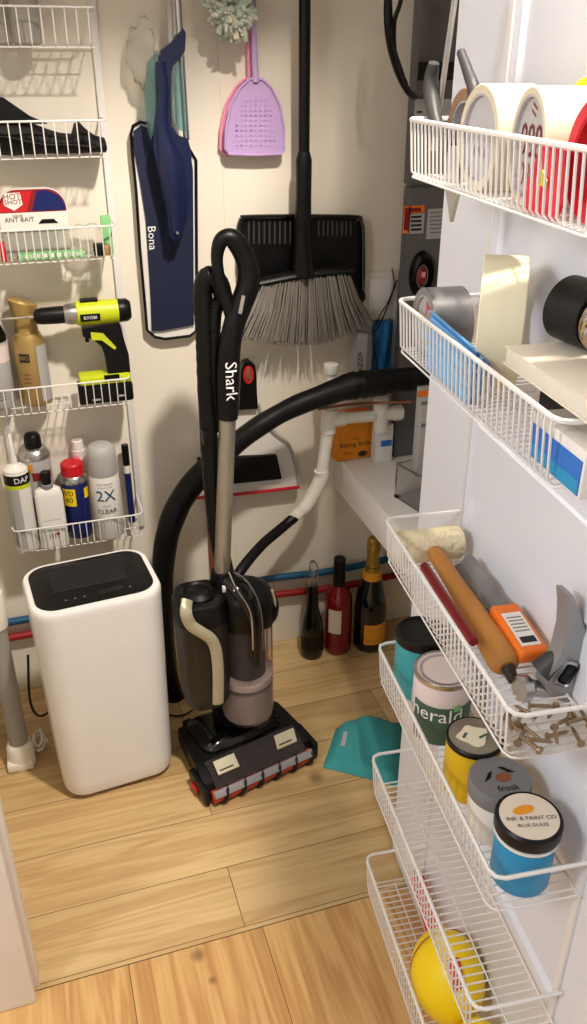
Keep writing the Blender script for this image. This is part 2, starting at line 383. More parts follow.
# wall rack
RKX0, RKX1 = -.10, .188
t = thing('wire_wall_rack', 'white wire storage rack of five baskets mounted on the back wall at left', 'rack', ((RKX0+RKX1)/2, WY-.001, .44))
for x in (RKX1+.006, RKX0+.02):
    m = MB('wire'); m.bb((x-.007, WY-.009, .43), (x+.007, WY-.002, 1.75), .001)
    part('rail', m, t, world=True)
WR = [('A', 1.52, .06, .0195), ('B', 1.341, .062, .0195), ('C', 1.154, .062, .0145), ('D', .843, .058, .0160), ('E', .517, .06, .0145)]
for _, z, h, sp in WR:
    m = MB('wire'); m.at((0, WY-.006, 0)); basket(m, RKX1-RKX0, .104, h, sp, .0012, .0019, RKX0, z, .006, endw=0); part('basket', m, t, world=True)
# door rack
DRZ = [(1.378, .058), (1.18, .061), (.878, .06), (.664, .058), (.442, .064), (.207, .072)]
t = thing('wire_door_rack', 'white wire storage rack of six baskets hung on the open door', 'rack', D(.395, .004, .13), DR)
TX = pmat(t)
for i, (z, h) in enumerate(DRZ):
    ex = (0, 0, 0, .013, .018, .02)[i]
    m = MB('wire')   # local: x along -s ... build in a frame where +x runs toward the camera
    m.X = MX.Translation(D(.60+ex, .004, 0)) @ MX(((DU.x, -DN.x, 0, 0), (DU.y, -DN.y, 0, 0), (0, 0, 1, 0), (0, 0, 0, 1)))
    basket(m, .41+ex, .111, h, .0112, .0013, .0026, 0, z, .008)
    m.f = [f[::-1] for f in m.f]
    part('basket', m, t, world=True)
for s in (.185, .605):
    m = MB('wire'); m.X = MX.Translation(D(s, .0, 0)) @ MX.Rotation(R(DR), 4, 'Z'); m.bb((-.004, -.005, .11), (-.0005, .005, 1.75)); part('rail', m, t, world=True)

# ------------------------------------------------------------------ pipes and cords of the closet
def on(x, y, Y): return W(x, y, Y)
m = MB('pex_blue'); m.tube([V((LX+.002, 1.828, .226)), V((.2, 1.828, .228)), W(275, 578, 1.828), W(330, 571, 1.828), W(388, 559, 1.828), V((RX-.002, 1.828, .25))], .0095, 10, 5)
solo('water_pipe', m, 'blue plastic water pipe running along the back wall low down, above the red one', 'pipe')
m = MB('pex_red'); m.tube([V((LX+.002, 1.832, .178)), V((.2, 1.832, .178)), W(275, 595, 1.832), W(330, 588, 1.832), W(388, 577, 1.832), V((RX-.002, 1.832, .19))], .0095, 10, 5)
solo('water_pipe', m, 'red plastic water pipe running along the back wall low down, below the blue one', 'pipe')
m = MB('copper'); m.bb((.357, 1.842, .0), (.370, 1.8495, .52), .002)
solo('wooden_batten', m, 'narrow brown vertical batten on the back wall behind the vacuum wand', 'batten')
# grey standpipe
t = thing('standpipe', 'grey vertical drain pipe with white fittings beside the dehumidifier', 'pipe', (-.158, 1.58, 0))
m = MB('grey_pipe'); m.cyl((0, 0, .03), (0, 0, 1.1), .0215, n=24); part('pipe', m, t)
m = MB('pvc'); m.lathe([(.0255, .385), (.0265, .388), (.0265, .465), (.0255, .468)], n=24); part('coupling', m, t)
m = MB('pvc'); m.lathe([(.030, 0), (.030, .05), (.026, .062), (.0218, .066)], n=24); m.box((-.004, 0, .012), (.058, .062, .022), .005); part('floor_fitting', m, t)
m = MB('pvc')
m.tube([(.0 + .018*math.cos(a*.5)*(1-.02*a) - .118, 1.62+.03*math.sin(a*.5), .006+.0011*a) for a in range(28)], .0032, 6)
solo('coiled_cord', m, 'small white coiled cord on the floor beside the grey pipe foot', 'cord')
m = MB('black'); m.tube([W(28, 655, 1.72), W(30, 700, 1.70), W(40, 716, 1.66), (-.06, 1.64, .1)], .003, 6, 6)
solo('power_cord', m, 'thin black cord hanging behind the left side of the dehumidifier', 'cord')
m = MB('black'); m.tube([Z(166, 714, .004), Z(176, 716, .004), Z(186, 714, .004), Z(196, 708, .02)], .0024, 6, 5)
solo('power_cord', m, 'thin black cord on the floor between the dehumidifier and the vacuum', 'cord')

# air handler
AY = 1.785; AX = W(403, 300, 1.785).x
t = thing('air_handler', 'tall dark grey air handler cabinet with stickers on the right ledge', 'air handler', (AX+.13, AY+.03, PZ))
m = MB('handler'); m.bb((AX, AY, PZ), (RX-.02, AY+.032, 1.195), .003); part('lower_panel', m, t, world=True)
m = MB('handler'); m.bb((AX-.001, AY-.004, 1.2), (RX-.02, AY+.034, 2.0), .003); m.use('handler'); m.bb((AX+.004, AY+.004, 1.19), (RX-.03, AY+.028, 1.205)); part('upper_panel', m, t, world=True)
def pxq(m_, x0, y0, x1, y1, Y, th=.0015, bev=0):
    a = W(x0, y0, Y); b = W(x1, y1, Y); m_.bb((a.x, Y-th, a.z), (b.x, Y, b.z), bev)
m = MB('black_gloss'); pxq(m, 418, 62, 456, 80, AY-.004, .003); m.use('lettering_white')
for x, y in ((427, 67), (425, 73), (431, 73), (444, 71)): pxq(m, x, y, x+3, y+3, AY-.0072, .0006)
part('display_window', m, t, world=True)
m = MB('light_grey'); pxq(m, 415, 99, 426, 117, AY-.004); m.use('lettering_dark'); pxq(m, 417, 111, 422, 113, AY-.0056, .0004); part('sticker', m, t, world=True, label='pale label, left of two below the window')
m = MB('light_grey'); pxq(m, 440, 99, 451, 117, AY-.004); part('sticker', m, t, world=True, label='pale label, right of two below the window')
m = MB('orange'); pxq(m, 404, 206, 409, 233, AY); pxq(m, 409, 206, 424, 213, AY); m.use('light_grey'); pxq(m, 409, 213, 423, 233, AY); m.use('lettering_dark')
for i in range(4): pxq(m, 411, 216+4.2*i, 421.5, 217.7+4.2*i, AY-.0016, .0004)
m.use('dark_red'); pxq(m, 405, 208, 408, 230, AY-.0016, .0004); pxq(m, 411, 208, 421, 211.5, AY-.0016, .0004)
part('warning_sticker', m, t, world=True, label='orange and white warning sticker with black lines')
m = MB('light_grey'); pxq(m, 428, 209, 444, 238, AY); m.use('mid_grey')
for i in range(6): pxq(m, 430, 212+4*i, 442, 212.8+4*i, AY-.0016, .0004)
part('sticker', m, t, world=True, label='pale paper label beside the orange warning sticker')
c = W(421, 274, AY); m = MB('black'); m.lathe([(.031, 0), (.029, .012), (.023, .018), (.022, .006)], c=(0, 0, 0), n=28, ax='y', sx=1.7, sy=.98)
m.v = [V((v.x, -v.y, v.z)) for v in m.v]; m.f = [f[::-1] for f in m.f]
for i, v in enumerate(m.v): m.v[i] = v+c
part('port_ring', m, t, world=True, label='black oval ring around the red cap')
m = MB('dark_red'); m.ell(c+V((-.004, -.008, -.002)), (.013, .013, .023)); m.use('chrome'); m.tube([c+V((-.004+.0135*math.cos(a), -.014, -.002+.025*math.sin(a))) for a in [i*.3 for i in range(21)]], .0014, 6, closed=True)
m.use('pink'); m.box(c+V((-.004, -.0215, .003)), (.009, .001, .012))
part('cap', m, t, world=True, label='red cap in a chrome ring')
# light box lower on the handler
t = thing('junction_box', 'narrow light grey box with an orange stripe below the second door basket', 'box', W(425, 470, 1.54))
m = MB('light_grey'); pxq(m, 417, 386, 440, 468, 1.56, .03, .002); part('body', m, t, world=True)
m = MB('orange'); pxq(m, 418, 391, 436, 395, 1.5295, .0008); m.use('mid_grey'); pxq(m, 421, 402, 430, 404, 1.5295, .0008); pxq(m, 421, 424, 430, 426, 1.5295, .0008); part('stripe', m, t, world=True)
# clear drawer
t = thing('clear_box', 'clear plastic open box on the white ledge below the grey cabinet', 'box', (.80, 1.535, PZ+.001), 14)
m = MB('clear')
wd, dp, hh, th = .085, .11, .085, .0025
m.bb((-wd/2, -dp/2, 0), (wd/2, dp/2, th)); m.bb((-wd/2, -dp/2, th), (-wd/2+th, dp/2, hh)); m.bb((wd/2-th, -dp/2, th), (wd/2, dp/2, hh)); m.bb((-wd/2+th, -dp/2, th), (wd/2-th, -dp/2+th, hh)); m.bb((-wd/2+th, dp/2-th, th), (wd/2-th, dp/2, hh))
part('body', m, t)
m = MB('chrome'); m.tube([(-wd/2, -dp/2, hh), (wd/2, -dp/2, hh), (wd/2, dp/2, hh), (-wd/2, dp/2, hh)], .002, 6, closed=True); m.tube([(-wd/2, -dp/2, .004), (-wd/2, -dp/2, hh)], .0018, 6); m.tube([(-wd/2, dp/2, .004), (-wd/2, dp/2, hh)], .0018, 6); part('rim', m, t)
m = MB('black')
for x in (-1, 1):
    for y in (-1, 1): m = MB('black'); m.box((x*(wd/2-.004), y*(dp/2-.004), .004), (.012, .012, .007), .001); part('foot', m, t)

# thick insulated line
m = MB('rubber')
P_ = [(182, 705, 1.70, .021), (172, 690, 1.70, .024), (165, 640, 1.70, .024), (163, 570, 1.70, .026), (172, 520, 1.70, .028), (196, 480, 1.70, .027), (240, 440, 1.69, .024), (285, 411, 1.69, .023), (330, 393, 1.68, .026), (352, 386, 1.67, .031), (378, 383, 1.66, .030), (400, 380, 1.66, .027), (425, 379, 1.67, .028), (455, 381, 1.70, .03)]
pts = crom([W(a, b, c_) for a, b, c_, d in P_], 8); rr = [x.x for x in crom([V((d, 0, 0)) for a, b, c_, d in P_], 8)]
L_ = len(pts)
rr = [r_ + (.0022*math.sin(i*2.1)*(.5+.5*math.sin(i*.7)) if i > L_*.66 else .0005*math.sin(i)) for i, r_ in enumerate(rr)]
m.tube(pts, rr, 18)
solo('insulated_hose', m, 'thick black foam insulated hose curving up behind the vacuum to the grey cabinet', 'hose', smooth=60)
# drain pvc
t = thing('drain_pipe', 'white plastic drain pipe with tee fittings standing at the back wall', 'pipe', (.61, 1.70, .45))
DY = 1.735
m = MB('pvc'); top = W(331, 364, DY); e1 = W(330, 412, DY); e2 = W(321, 478, DY); e3 = W(310, 500, DY); e4 = W(296, 516, DY)
m.tube([top, e1], .0125, n=20); part('riser', m, t, world=True)
m = MB('pvc'); m.lathe([(.016, -.022), (.017, -.02), (.017, 0), (.0145, .001)], c=top, n=20); part('pipe_cap', m, t, world=True)
m = MB('pvc'); m.tube([W(330, 409, DY), W(328, 432, DY)], .0185, n=20); m.tube([W(329, 420, DY), W(344, 418.5, DY)], .0175, n=20); part('tee_fitting', m, t, world=True)
m = MB('pvc'); m.tube([W(328, 430, DY), e2], .0145, n=20); part('lower_pipe', m, t, world=True)
m = MB('pvc'); m.tube([W(321, 470, DY), e2, e3, W(303, 509, DY)], .0175, n=18, k=4); part('elbow', m, t, world=True)
m = MB('pvc'); m.tube([W(306, 506, DY), e4], .015, n=18); m.tube([W(296.5, 512.5, DY), W(291, 521.5, DY)], .0135, n=14); part('outlet', m, t, world=True)
m = MB('pvc'); m.tube([W(342, 418.5, DY), W(374, 416, DY)], .0135, n=18); part('cross_pipe', m, t, world=True)
m = MB('pvc'); m.tube([W(381, 397, DY), W(381, 430, DY)], .018, n=20); m.tube([W(381, 414, DY), W(396, 413, DY)], .0165, n=20); m.tube([W(393, 413, DY), W(401, 412, DY)], .019, n=20); m.use('light_grey'); m.tube([W(400.5, 412, DY), W(402, 412, DY)], .014, n=20); part('end_fitting', m, t, world=True)
m = MB('rubber'); m.tube([W(297, 515, DY), W(283, 527, 1.72), W(262, 545, 1.66), W(244, 566, 1.6), W(232, 585, 1.57), W(226, 600, 1.56), V((.31, 1.56, .2))], .0125, 12, 6)
solo('drain_tube', m, 'black rubber tube running from the white drain pipe down behind the vacuum', 'tube')
m = MB('copper'); m.tube([W(318, 409, 1.70), W(345, 405, 1.70), W(372, 403, 1.70), W(404, 402, 1.65), W(412, 402, 1.61)], .0035, 8, 4)
solo('refrigerant_line', m, 'thin bare copper line below the black insulated hose', 'pipe')
# power leads at the top
m = MB('black')
m.tube([W(392, -30, 1.64), W(387, 5, 1.64), W(389, 40, 1.64), W(397, 70, 1.68), W(407, 90, 1.72), W(414, 97, 1.775)], .0065, 8, 6)
m.tube([W(405, -30, 1.66), W(401, 0, 1.66), W(394, 25, 1.655), W(396, 60, 1.70), W(406, 84, 1.75)], .0045, 8, 6)
m.tube([W(389, -30, 1.655), W(390, 10, 1.655), W(393, 45, 1.69), W(403, 78, 1.74)], .005, 8, 6)
solo('cable_bundle', m, 'black cables looping down beside the top of the grey cabinet', 'cable')
m = MB('black'); m.tube([W(397, 280, 1.83), W(390, 300, 1.83), W(381, 322, 1.81), W(373, 338, 1.785), W(376, 358, 1.785), W(379, 380, 1.785)], .0018, 6, 6)
m.tube([W(392, 268, 1.835), W(394, 285, 1.835), W(388, 302, 1.83), W(380, 315, 1.82), W(376, 325, 1.82)], .0014, 6, 6)
solo('thin_wire', m, 'thin black wire dangling in front of the blue bag', 'wire')
# access plate
t = thing('wall_plate', 'pale square access plate on the back wall beside the grey cabinet', 'plate', W(378, 316, WY))
m = MB('wall'); a = W(363, 272, WY-.001); b = W(395, 318, WY-.001)
m.bb((a.x, WY-.006, a.z), (b.x, WY-.001, b.z), .001); m.use('trim'); a = W(369, 279, WY-.006); b = W(390, 309, WY-.006); m.bb((a.x, WY-.009, a.z), (b.x, WY-.005, b.z), .001); part('plate', m, t, world=True)
# blue bag, silver pack
m = MB('bag_blue'); a = W(375, 322, 1.822); b = W(391, 392, 1.822)
m.grid(lambda u_, v_: V((a.x+(b.x-a.x)*(u_*(.92+.08*v_)+.02*math.sin(v_*9)), 1.822+.006*math.sin(u_*7+v_*3)-.006*math.sin(math.pi*u_), a.z+(b.z-a.z)*v_)), 14, 16, (0, .016, 0))
solo('plastic_bag', m, 'deep blue plastic bag hanging on the back wall above the black hose', 'bag')
t = thing('long_box', 'narrow pale box with vertical dark letters standing behind the black hose', 'box', W(360, 392, 1.80))
m = MB('light_grey'); m.slab([W(358, 333, 1.79), W(369, 334, 1.79), W(366, 392, 1.79), W(353, 392, 1.79)], (0, .04, 0)); m.use('mid_grey'); m.slab([W(368, 334, 1.789), W(373.5, 336, 1.789), W(369, 392, 1.789), W(364.5, 392, 1.789)], (0, .03, 0)); part('carton', m, t, world=True)
c = W(360.5, 365, 1.7885); m = MB('lettering_dark'); m.text('MAZZA', .019, lambda a, b: V((c.x-b*.9-a*.1, 1.7875, c.z+a))); part('lettering', m, t, world=True)

# baking soda box and others on the ledge
sc = W(355.5, 458, 1.79)
t = thing('baking_soda_box', 'orange baking soda box standing on the white ledge behind the drain pipe', 'box', (sc.x, 1.822, PZ), 3)
m = MB('soda_orange'); m.box((0, 0, .062), (.094, .036, .122), .001); part('carton', m, t)
m = MB('lettering_dark'); m.text('Baking Soda', .0175, flat(.002, -.0186, .042)); m.text('PURE', .008, flat(.004, -.0186, .056)); m.use('copper'); m.text('FRESH', .010, flat(-.016, -.0186, .020))
m.use('lettering_dark'); m.tube([(.024+.011*math.cos(a), -.0186, .013+.006*math.sin(a)) for a in [i*.35 for i in range(18)]], .0015, 4, closed=True); m.prism([(.008*math.cos(a*.5), .004*math.sin(a*.5)) for a in range(13)], 0, .0004, lambda p, q, r: V((.024+p, -.0186-r, .013+q))); part('lettering', m, t)
m = MB('orange'); m.box((0, 0, .1231), (.086, .03, .0006)); part('top_flap', m, t)
m = MB('white'); a = W(373, 452, 1.77); m.bb((a.x+.006, 1.765, PZ+.0005), (a.x+.050, 1.80, PZ+.100), .002); m.use('blue'); m.bb((a.x+.018, 1.7625, PZ+.045), (a.x+.046, 1.7645, PZ+.060)); m.use('dark_red'); m.bb((a.x+.014, 1.77, PZ+.1005), (a.x+.040, 1.795, PZ+.125))
solo('small_carton', m, 'small white and blue carton standing beside the orange soda box', 'box')

# ------------------------------------------------------------------ bottles on the floor
def bottle(name, label, x, y, prof, glass, n=32):
    t = thing(name, label, 'bottle', (x, y, 0), group='bottles on the floor at the back wall')
    m = MB(glass); m.lathe(prof, n=n); part('glass_body', m, t); return t
b1 = W(311, 650, 1.76); b2 = W(338, 646, 1.76); b3 = W(367, 644, 1.76)
t = bottle('black_bottle', 'small black bottle with a clear stopper, leftmost of the three floor bottles', .612, 1.765, [(.028, 0), (.031, .004), (.0325, .02), (.032, .075), (.027, .115), (.0185, .15), (.0155, .185), (.0145, .225)], 'black_gloss')
m = MB('black'); patch(m, .0323, .03, .075, -80, 80); part('label', m, t)
m = MB('clear'); m.lathe([(.008, .222), (.010, .232), (.0095, .245), (.006, .25), (.0095, .262), (.006, .274), (.0095, .285), (.007, .296)], n=16); m.use('chrome')
m.tube([(.011, -.006, .224), (.012, -.009, .25), (.011, -.004, .288), (-.004, -.004, .298), (-.011, -.006, .286), (-.012, -.009, .25), (-.011, -.006, .224)], .0014, 6, 4); part('stopper', m, t)
t = bottle('rose_bottle', 'red wine bottle with a white label, middle of the three floor bottles', .688, 1.768, [(.034, 0), (.037, .004), (.038, .02), (.038, .15), (.036, .175), (.028, .195), (.0165, .21), (.0145, .22)], 'rose_glass')
m = MB('black'); m.lathe([(.0155, .205), (.0165, .21), (.0158, .29), (.014, .292)], n=20); part('capsule', m, t)
m = MB('label_cream'); patch(m, .038, .075, .15, -62, -8); part('label', m, t)
m = MB('label_cream'); patch(m, .038, .09, .145, 62, 95); part('back_label', m, t)
t = bottle('champagne_bottle', 'champagne bottle with gold foil and orange label on the floor', .778, 1.758, [(.040, 0), (.044, .005), (.045, .02), (.0445, .135), (.041, .165), (.032, .2), (.023, .235), (.018, .26)], 'glass_dark')
m = MB('foil'); m.lathe([(.0215, .24), (.022, .243), (.0175, .262), (.016, .30), (.0185, .306), (.0185, .318), (.017, .322), (.018, .336), (.012, .343), (.002, .344)], n=24); part('foil', m, t)
m = MB('label_orange'); m.lathe([(.0235, .225), (.0268, .222), (.0262, .228), (.0247, .242), (.022, .244)], n=28); part('neck_label', m, t)
m = MB('label_orange'); patch(m, .0445, .03, .095, -42, 48); m.use('brass'); patch(m, .0450, .042, .044, -30, 36, eps=.0006); patch(m, .0450, .078, .080, -30, 36, eps=.0006); part('label', m, t)

# ------------------------------------------------------------------ teal cloth
c0, c1, c2, c3 = Z(323, 767, .003), Z(399, 786, .003), Z(402, 722, .003), Z(336, 728, .003)
def cl(u_, v_):
    p = (c0*(1-u_)+c1*u_)*(1-v_)+(c3*(1-u_)+c2*u_)*v_
    e = min(1, 9*min(u_, 1-u_, v_, 1-v_))
    h = .046*math.exp(-((u_-.45)**2*5+(v_-.85)**2*3.2)) + .010*math.exp(-((u_-.5+v_*.25)/.05)**2)*math.sin(math.pi*min(1, v_+.1)) - .008*math.exp(-((u_-.38+v_*.1)/.06)**2)*v_ + .008*(1-v_)
    return p+V((0, 0, max(0, h)*(e if e > 0 else 0)))
t = thing('teal_cloth', 'folded teal fabric cloth lying on the floor by the door edge', 'cloth', (c0+c1+c2+c3)/4)
m = MB('cloth_teal'); m.grid(cl, 30, 26, (0, 0, -.002)); part('fabric', m, t, world=True, smooth=80)
m = MB('light_grey'); q = cl(.22, .5); m.grid(lambda a, b: cl(.17+.06*a, .38+.26*b)+V((0, 0, .0015)), 2, 6); part('care_tag', m, t, world=True)

# ------------------------------------------------------------------ dehumidifier
t = thing('dehumidifier', 'white portable dehumidifier with a black top standing on the wooden floor', 'dehumidifier', (.046, 1.517, 0), 5.5)
HT = .499; w_, d_ = .262, .200
m = MB('white_gloss'); m.rbox((0, .0, 0), w_, d_, .05, [(.012, .86), (.014, .90), (.022, .928), (.05, .94), (.25, .965), (HT-.02, .998), (HT-.008, 1), (HT-.002, .985), (HT, .97)], 8)
part('housing', m, t, smooth=35)
m = MB('black'); m.rbox((0, .003, 0), w_*.90, d_*.865, .04, [(HT-.003, 1), (HT+.0012, 1), (HT+.002, .985)], 8)
m.use('dark_grey')
for i in range(13): m.box((-.004, .072-i*.0078, HT+.0026), (.15, .0022, .0016))
part('top_panel', m, t)
m = MB('black_gloss'); m.rbox((.03, -.056, 0), .05, .018, .004, [(HT+.0015, 1), (HT+.0032, 1)], 3); m.use('mid_grey')
for x in (-.06, -.042, -.024, .068): m.lathe([(.0022, HT+.0021), (.0022, HT+.0028)], c=(x, -.058, 0), n=10)
part('control_display', m, t)
m = MB('black')
for sx in (-1, 1):
    for sy in (-1, 1): m = MB('black'); m.cyl((sx*.085, sy*.06, 0), (sx*.085, sy*.06, .013), .014, n=14); part('castor_foot', m, t)

# ------------------------------------------------------------------ upright vacuum
t = thing('upright_vacuum', 'black and silver upright stick vacuum cleaner standing on the wooden floor', 'vacuum cleaner', (.332, 1.458, 0), 13.9)
# floor head, local frame of the vacuum: -y is the front
m = MB('black')
m.loft([[V((sx_*k*.14, y, z)) for sx_, y, z in [(-1, -.10, .006), (-1, -.105, .02), (-.98, -.09, .045), (-.95, -.04, .062), (-.9, .04, .066), (-.8, .10, .05), (-.8, .105, .012),
   ]] for k in (1, .33, -.33, -1)])
m.f = m.f
part('head_shell', m, t)
m = MB('black_gloss'); m.rbox((0, .03, 0), .21, .13, .03, [(.05, 1), (.07, .96), (.082, .8), (.086, .6)], 5); part('head_cover', m, t)
m = MB('smoke_clear'); m.grid(lambda u_, v_: V((-.115+.23*u_, -.108+.062*v_, .034+.030*v_+.004*math.sin(math.pi*v_))), 8, 6, (0, 0, .003)); part('head_window', m, t)
for sx in (-1, 1):
    m = MB('cream_trim'); m.slab([V((sx*.075-.026, -.088, .0535)), V((sx*.075+.026, -.088, .0535)), V((sx*.078+.03, -.060, .0685)), V((sx*.078-.022, -.060, .0685))], (0, -.001, .004))
    m.use('lettering_dark'); m.slab([V((sx*.075-.020, -.084, .0602)), V((sx*.075+.014, -.084, .0602)), V((sx*.076+.016, -.081, .0617)), V((sx*.076-.018, -.081, .0617))], (0, 0, .0004))
    part('badge', m, t)
m = MB('brush_orange'); m.cyl((-.128, -.108, .02), (.128, -.108, .02), .0145, n=20); m.use('black')
for i in range(6):
    x = -.11+i*.044; m.tube([(x+.007*a, -.108-.0162*math.cos(a-1.2), .02+.0162*math.sin(a-1.2)) for a in [j*.35 for j in range(9)]], .0052, 6)
part('brush_roll', m, t, label='orange brush roll with black stripes')
for sx in (-1, 1):
    m = MB('black'); m.box((sx*.139, -.07, .026), (.014, .085, .046), .006); part('end_cap', m, t)
m = MB('tinted_grey'); m.grid(lambda u_, v_: V((-.126+.252*u_, -.1255+.012*v_, .030+.010*v_)), 6, 2, (0, .0015, 0)); part('front_bumper', m, t)
m = MB('red'); m.box((-.148, -.06, .018), (.005, .03, .016), .002); part('side_clip', m, t)
for sx in (-1, 1):
    m = MB('rubber'); m.lathe([(.02, -.009), (.026, -.008), (.026, .008), (.02, .009)], c=(sx*.08, .105, .027), ax='x', n=20); part('wheel', m, t)
m = MB('black'); m.tube([(0, .05, .06), (.0, .04, .10), (0, .03, .14)], [.045, .045, .05], 16, 4); part('neck_joint', m, t)
# pod: world coordinates
def Vz(x, y, Y): return W(x, y, Y)
BY = 1.45
pc = W(246, 650, BY); cup = V((pc.x, BY, 0))
zb = W(247, 731, BY-.055).z; ztop = W(246, 616, BY-.055).z
R0 = .0585
m = MB('smoke_clear'); m.lathe([(R0*.82, zb), (R0*.97, zb+.012), (R0, zb+.03), (R0, ztop-.02)], c=cup, n=36); part('dust_cup', m, t, world=True, label='smoky transparent dust cup')
m = MB('dust'); m.lathe([(R0*.75, zb+.006), (R0*.88, zb+.012), (R0*.90, zb+.06), (R0*.86, zb+.088), (R0*.5, zb+.094)], c=cup, n=28); m.use('pink_white'); m.lathe([(R0*.93, zb+.104), (R0*.95, zb+.106), (R0*.95, zb+.121), (R0*.93, zb+.123)], c=cup, n=30)
m.use('dark_grey'); m.lathe([(R0*.6, zb+.125), (R0*.6, ztop-.02)], c=cup, n=24); part('dust_load', m, t, world=True, label='grey dust inside the cup')
m = MB('black'); m.lathe([(R0*1.02, ztop-.045), (R0*1.04, ztop-.04), (R0*1.04, ztop+.012), (R0*.92, ztop+.03), (R0*.6, ztop+.042), (R0*.3, ztop+.046)], c=cup, n=32)
part('cyclone_cap', m, t, world=True)
m = MB('black_gloss'); m.tube([W(229, 578, BY-.03), W(243, 592, BY-.06), W(254, 615, BY-.068), W(257, 645, BY-.064), W(257, 664, BY-.062)], [.02, .024, .02, .015, .012], 12, 5, squash=.55); part('front_grip', m, t, world=True)
m = MB('chrome')
m.tube([W(229, 572, BY-.075), W(236, 588, BY-.083), W(248, 607, BY-.088), W(252, 622, BY-.083), W(253, 650, BY-.078)], .0017, 6, 5)
m.use('mid_grey'); m.tube([W(234, 572, BY-.065), W(246, 580, BY-.072), W(257, 598, BY-.078), W(262, 618, BY-.074), W(263, 650, BY-.066)], .0009, 6, 5)
part('grip_trim', m, t, world=True, label='silver trim line on the grip')
# motor housing at the left
ml = W(183, 640, BY).x; mr = W(214, 640, BY).x; mz0 = W(200, 706, BY-.05).z; mz1 = W(200, 622, BY-.05).z
mc = V(((ml+mr)/2+.008, BY+.004, 0))
m = MB('vac_brown'); m.rbox(mc, .105, .12, .034, [(mz0-.02, .80), (mz0, .93), (mz0+.04, .98), (mz1-.05, 1), (mz1-.015, 1)], 6); part('motor_housing', m, t, world=True)
m = MB('black'); m.rbox(mc, .108, .122, .036, [(mz1-.016, 1), (mz1+.012, 1), (mz1+.03, .9), (mz1+.036, .7)], 6)
m.lathe([(.036, mz1+.03), (.036, mz1+.042), (.03, mz1+.048), (.026, mz1+.044), (.018, mz1+.05), (.002, mz1+.05)], c=mc+V((-.004, -.008, 0)), n=28); part('filter_cap', m, t, world=True)
m = MB('cream_trim')
fy = BY-.062
pts = [W(187, 600, fy+.02), W(186, 613, fy), W(191, 625, fy), W(201, 632, fy-.002), W(211, 639, fy-.002), W(216, 651, fy), W(218, 672, fy), W(218, 703, fy+.004)]
pp = crom(pts, 5); m.tube(pp, [.0125]*len(pp), 10, squash=.45, up=(0, 1, 0)); part('housing_trim', m, t, world=True, label='cream curved trim band')
m = MB('black'); rc = W(262, 606, BY+.01); m.ell(rc, (.036, .045, .048)); part('side_cap', m, t, world=True)
m = MB('cream_trim'); m.tube([W(272, 590, BY-.02), W(275, 604, BY-.02), W(273, 622, BY-.02)], .003, 8, 4); part('side_trim', m, t, world=True)
# collar, wand, handle
WYv = BY+.03
m = MB('black'); m.tube([W(224, 605, WYv), W(223, 585, WYv), W(222, 570, WYv)], [.034, .03, .022], 16, 3); m.use('white'); m.box(W(224, 589, WYv-.038), (.008, .006, .016), .002); part('collar', m, t, world=True)
m = MB('champagne_metal'); m.tube([W(222, 573, WYv), W(227.5, 414, WYv+.035)], .0168, n=24); part('wand', m, t, world=True, label='silver metal wand')
Hy = WYv+.035
m = MB('black'); m.tube([W(227.5, 418, Hy), W(228, 395, Hy), W(228.5, 365, Hy), W(230, 345, Hy), W(234, 325, Hy+.002), W(241, 305, Hy+.004), W(248, 285, Hy+.006), W(248, 266, Hy+.008), W(241, 249, Hy+.01), W(231, 238, Hy+.01), W(221, 241, Hy+.01), W(217, 256, Hy+.01), W(219, 275, Hy+.008), W(224, 295, Hy+.006), W(230, 312, Hy+.004), W(234, 326, Hy+.002)],
   [.0205, .022, .022, .021, .0205, .021, .0215, .0205, .019, .017, .014, .0115, .0105, .011, .012, .014], 16, 5)
part('handle', m, t, world=True, smooth=70)
m = MB('chrome'); a = W(240, 313, Hy-.018); b = W(243.5, 295, Hy-.018); m.tube([a, b], .008, 10, squash=.6); part('release_button', m, t, world=True)
ca = W(229, 381, Hy-.02); cc_ = W(228.3, 381, Hy); m = MB('lettering_white'); m.text('Shark', .034, lambda a, b: V((cc_.x+.0247*math.sin(b/.0247), Hy-.0247*math.cos(b/.0247), ca.z-a))); part('lettering', m, t, world=True)
m = MB('rubber')
def ribbed(pts, r0, am=.0011, per=.006, n=12):
    pp = crom(pts, 24); d = 0; rr = []; last = pp[0]
    for p in pp: d += (p-last).length; last = p; rr.append(r0+am*math.sin(d*2*math.pi/per))
    return pp, rr
pp, rr = ribbed([W(224, 300, Hy+.03), W(219, 283, Hy+.03), W(209, 276, Hy+.035), W(203, 290, Hy+.04), W(205, 340, Hy+.035), W(207, 400, Hy+.03), W(211, 470, Hy+.02), W(217, 530, Hy+.01), W(224, 565, Hy), W(231, 590, Hy-.02)], .018, .0004)
m.tube(pp, rr, 12)
pp, rr = ribbed([W(219, 300, Hy+.03), W(214, 320, Hy+.033), W(214, 380, Hy+.03), W(217, 430, Hy+.03)], .014, .0005); m.tube(pp, rr, 12)
part('suction_hose', m, t, world=True, smooth=60)
m = MB('black'); m.box(W(205, 437, Hy+.01), (.012, .03, .03), .004); part('hose_clip', m, t, world=True)
pp = [W(178, 560, BY+.1), W(172, 600, BY+.12)]

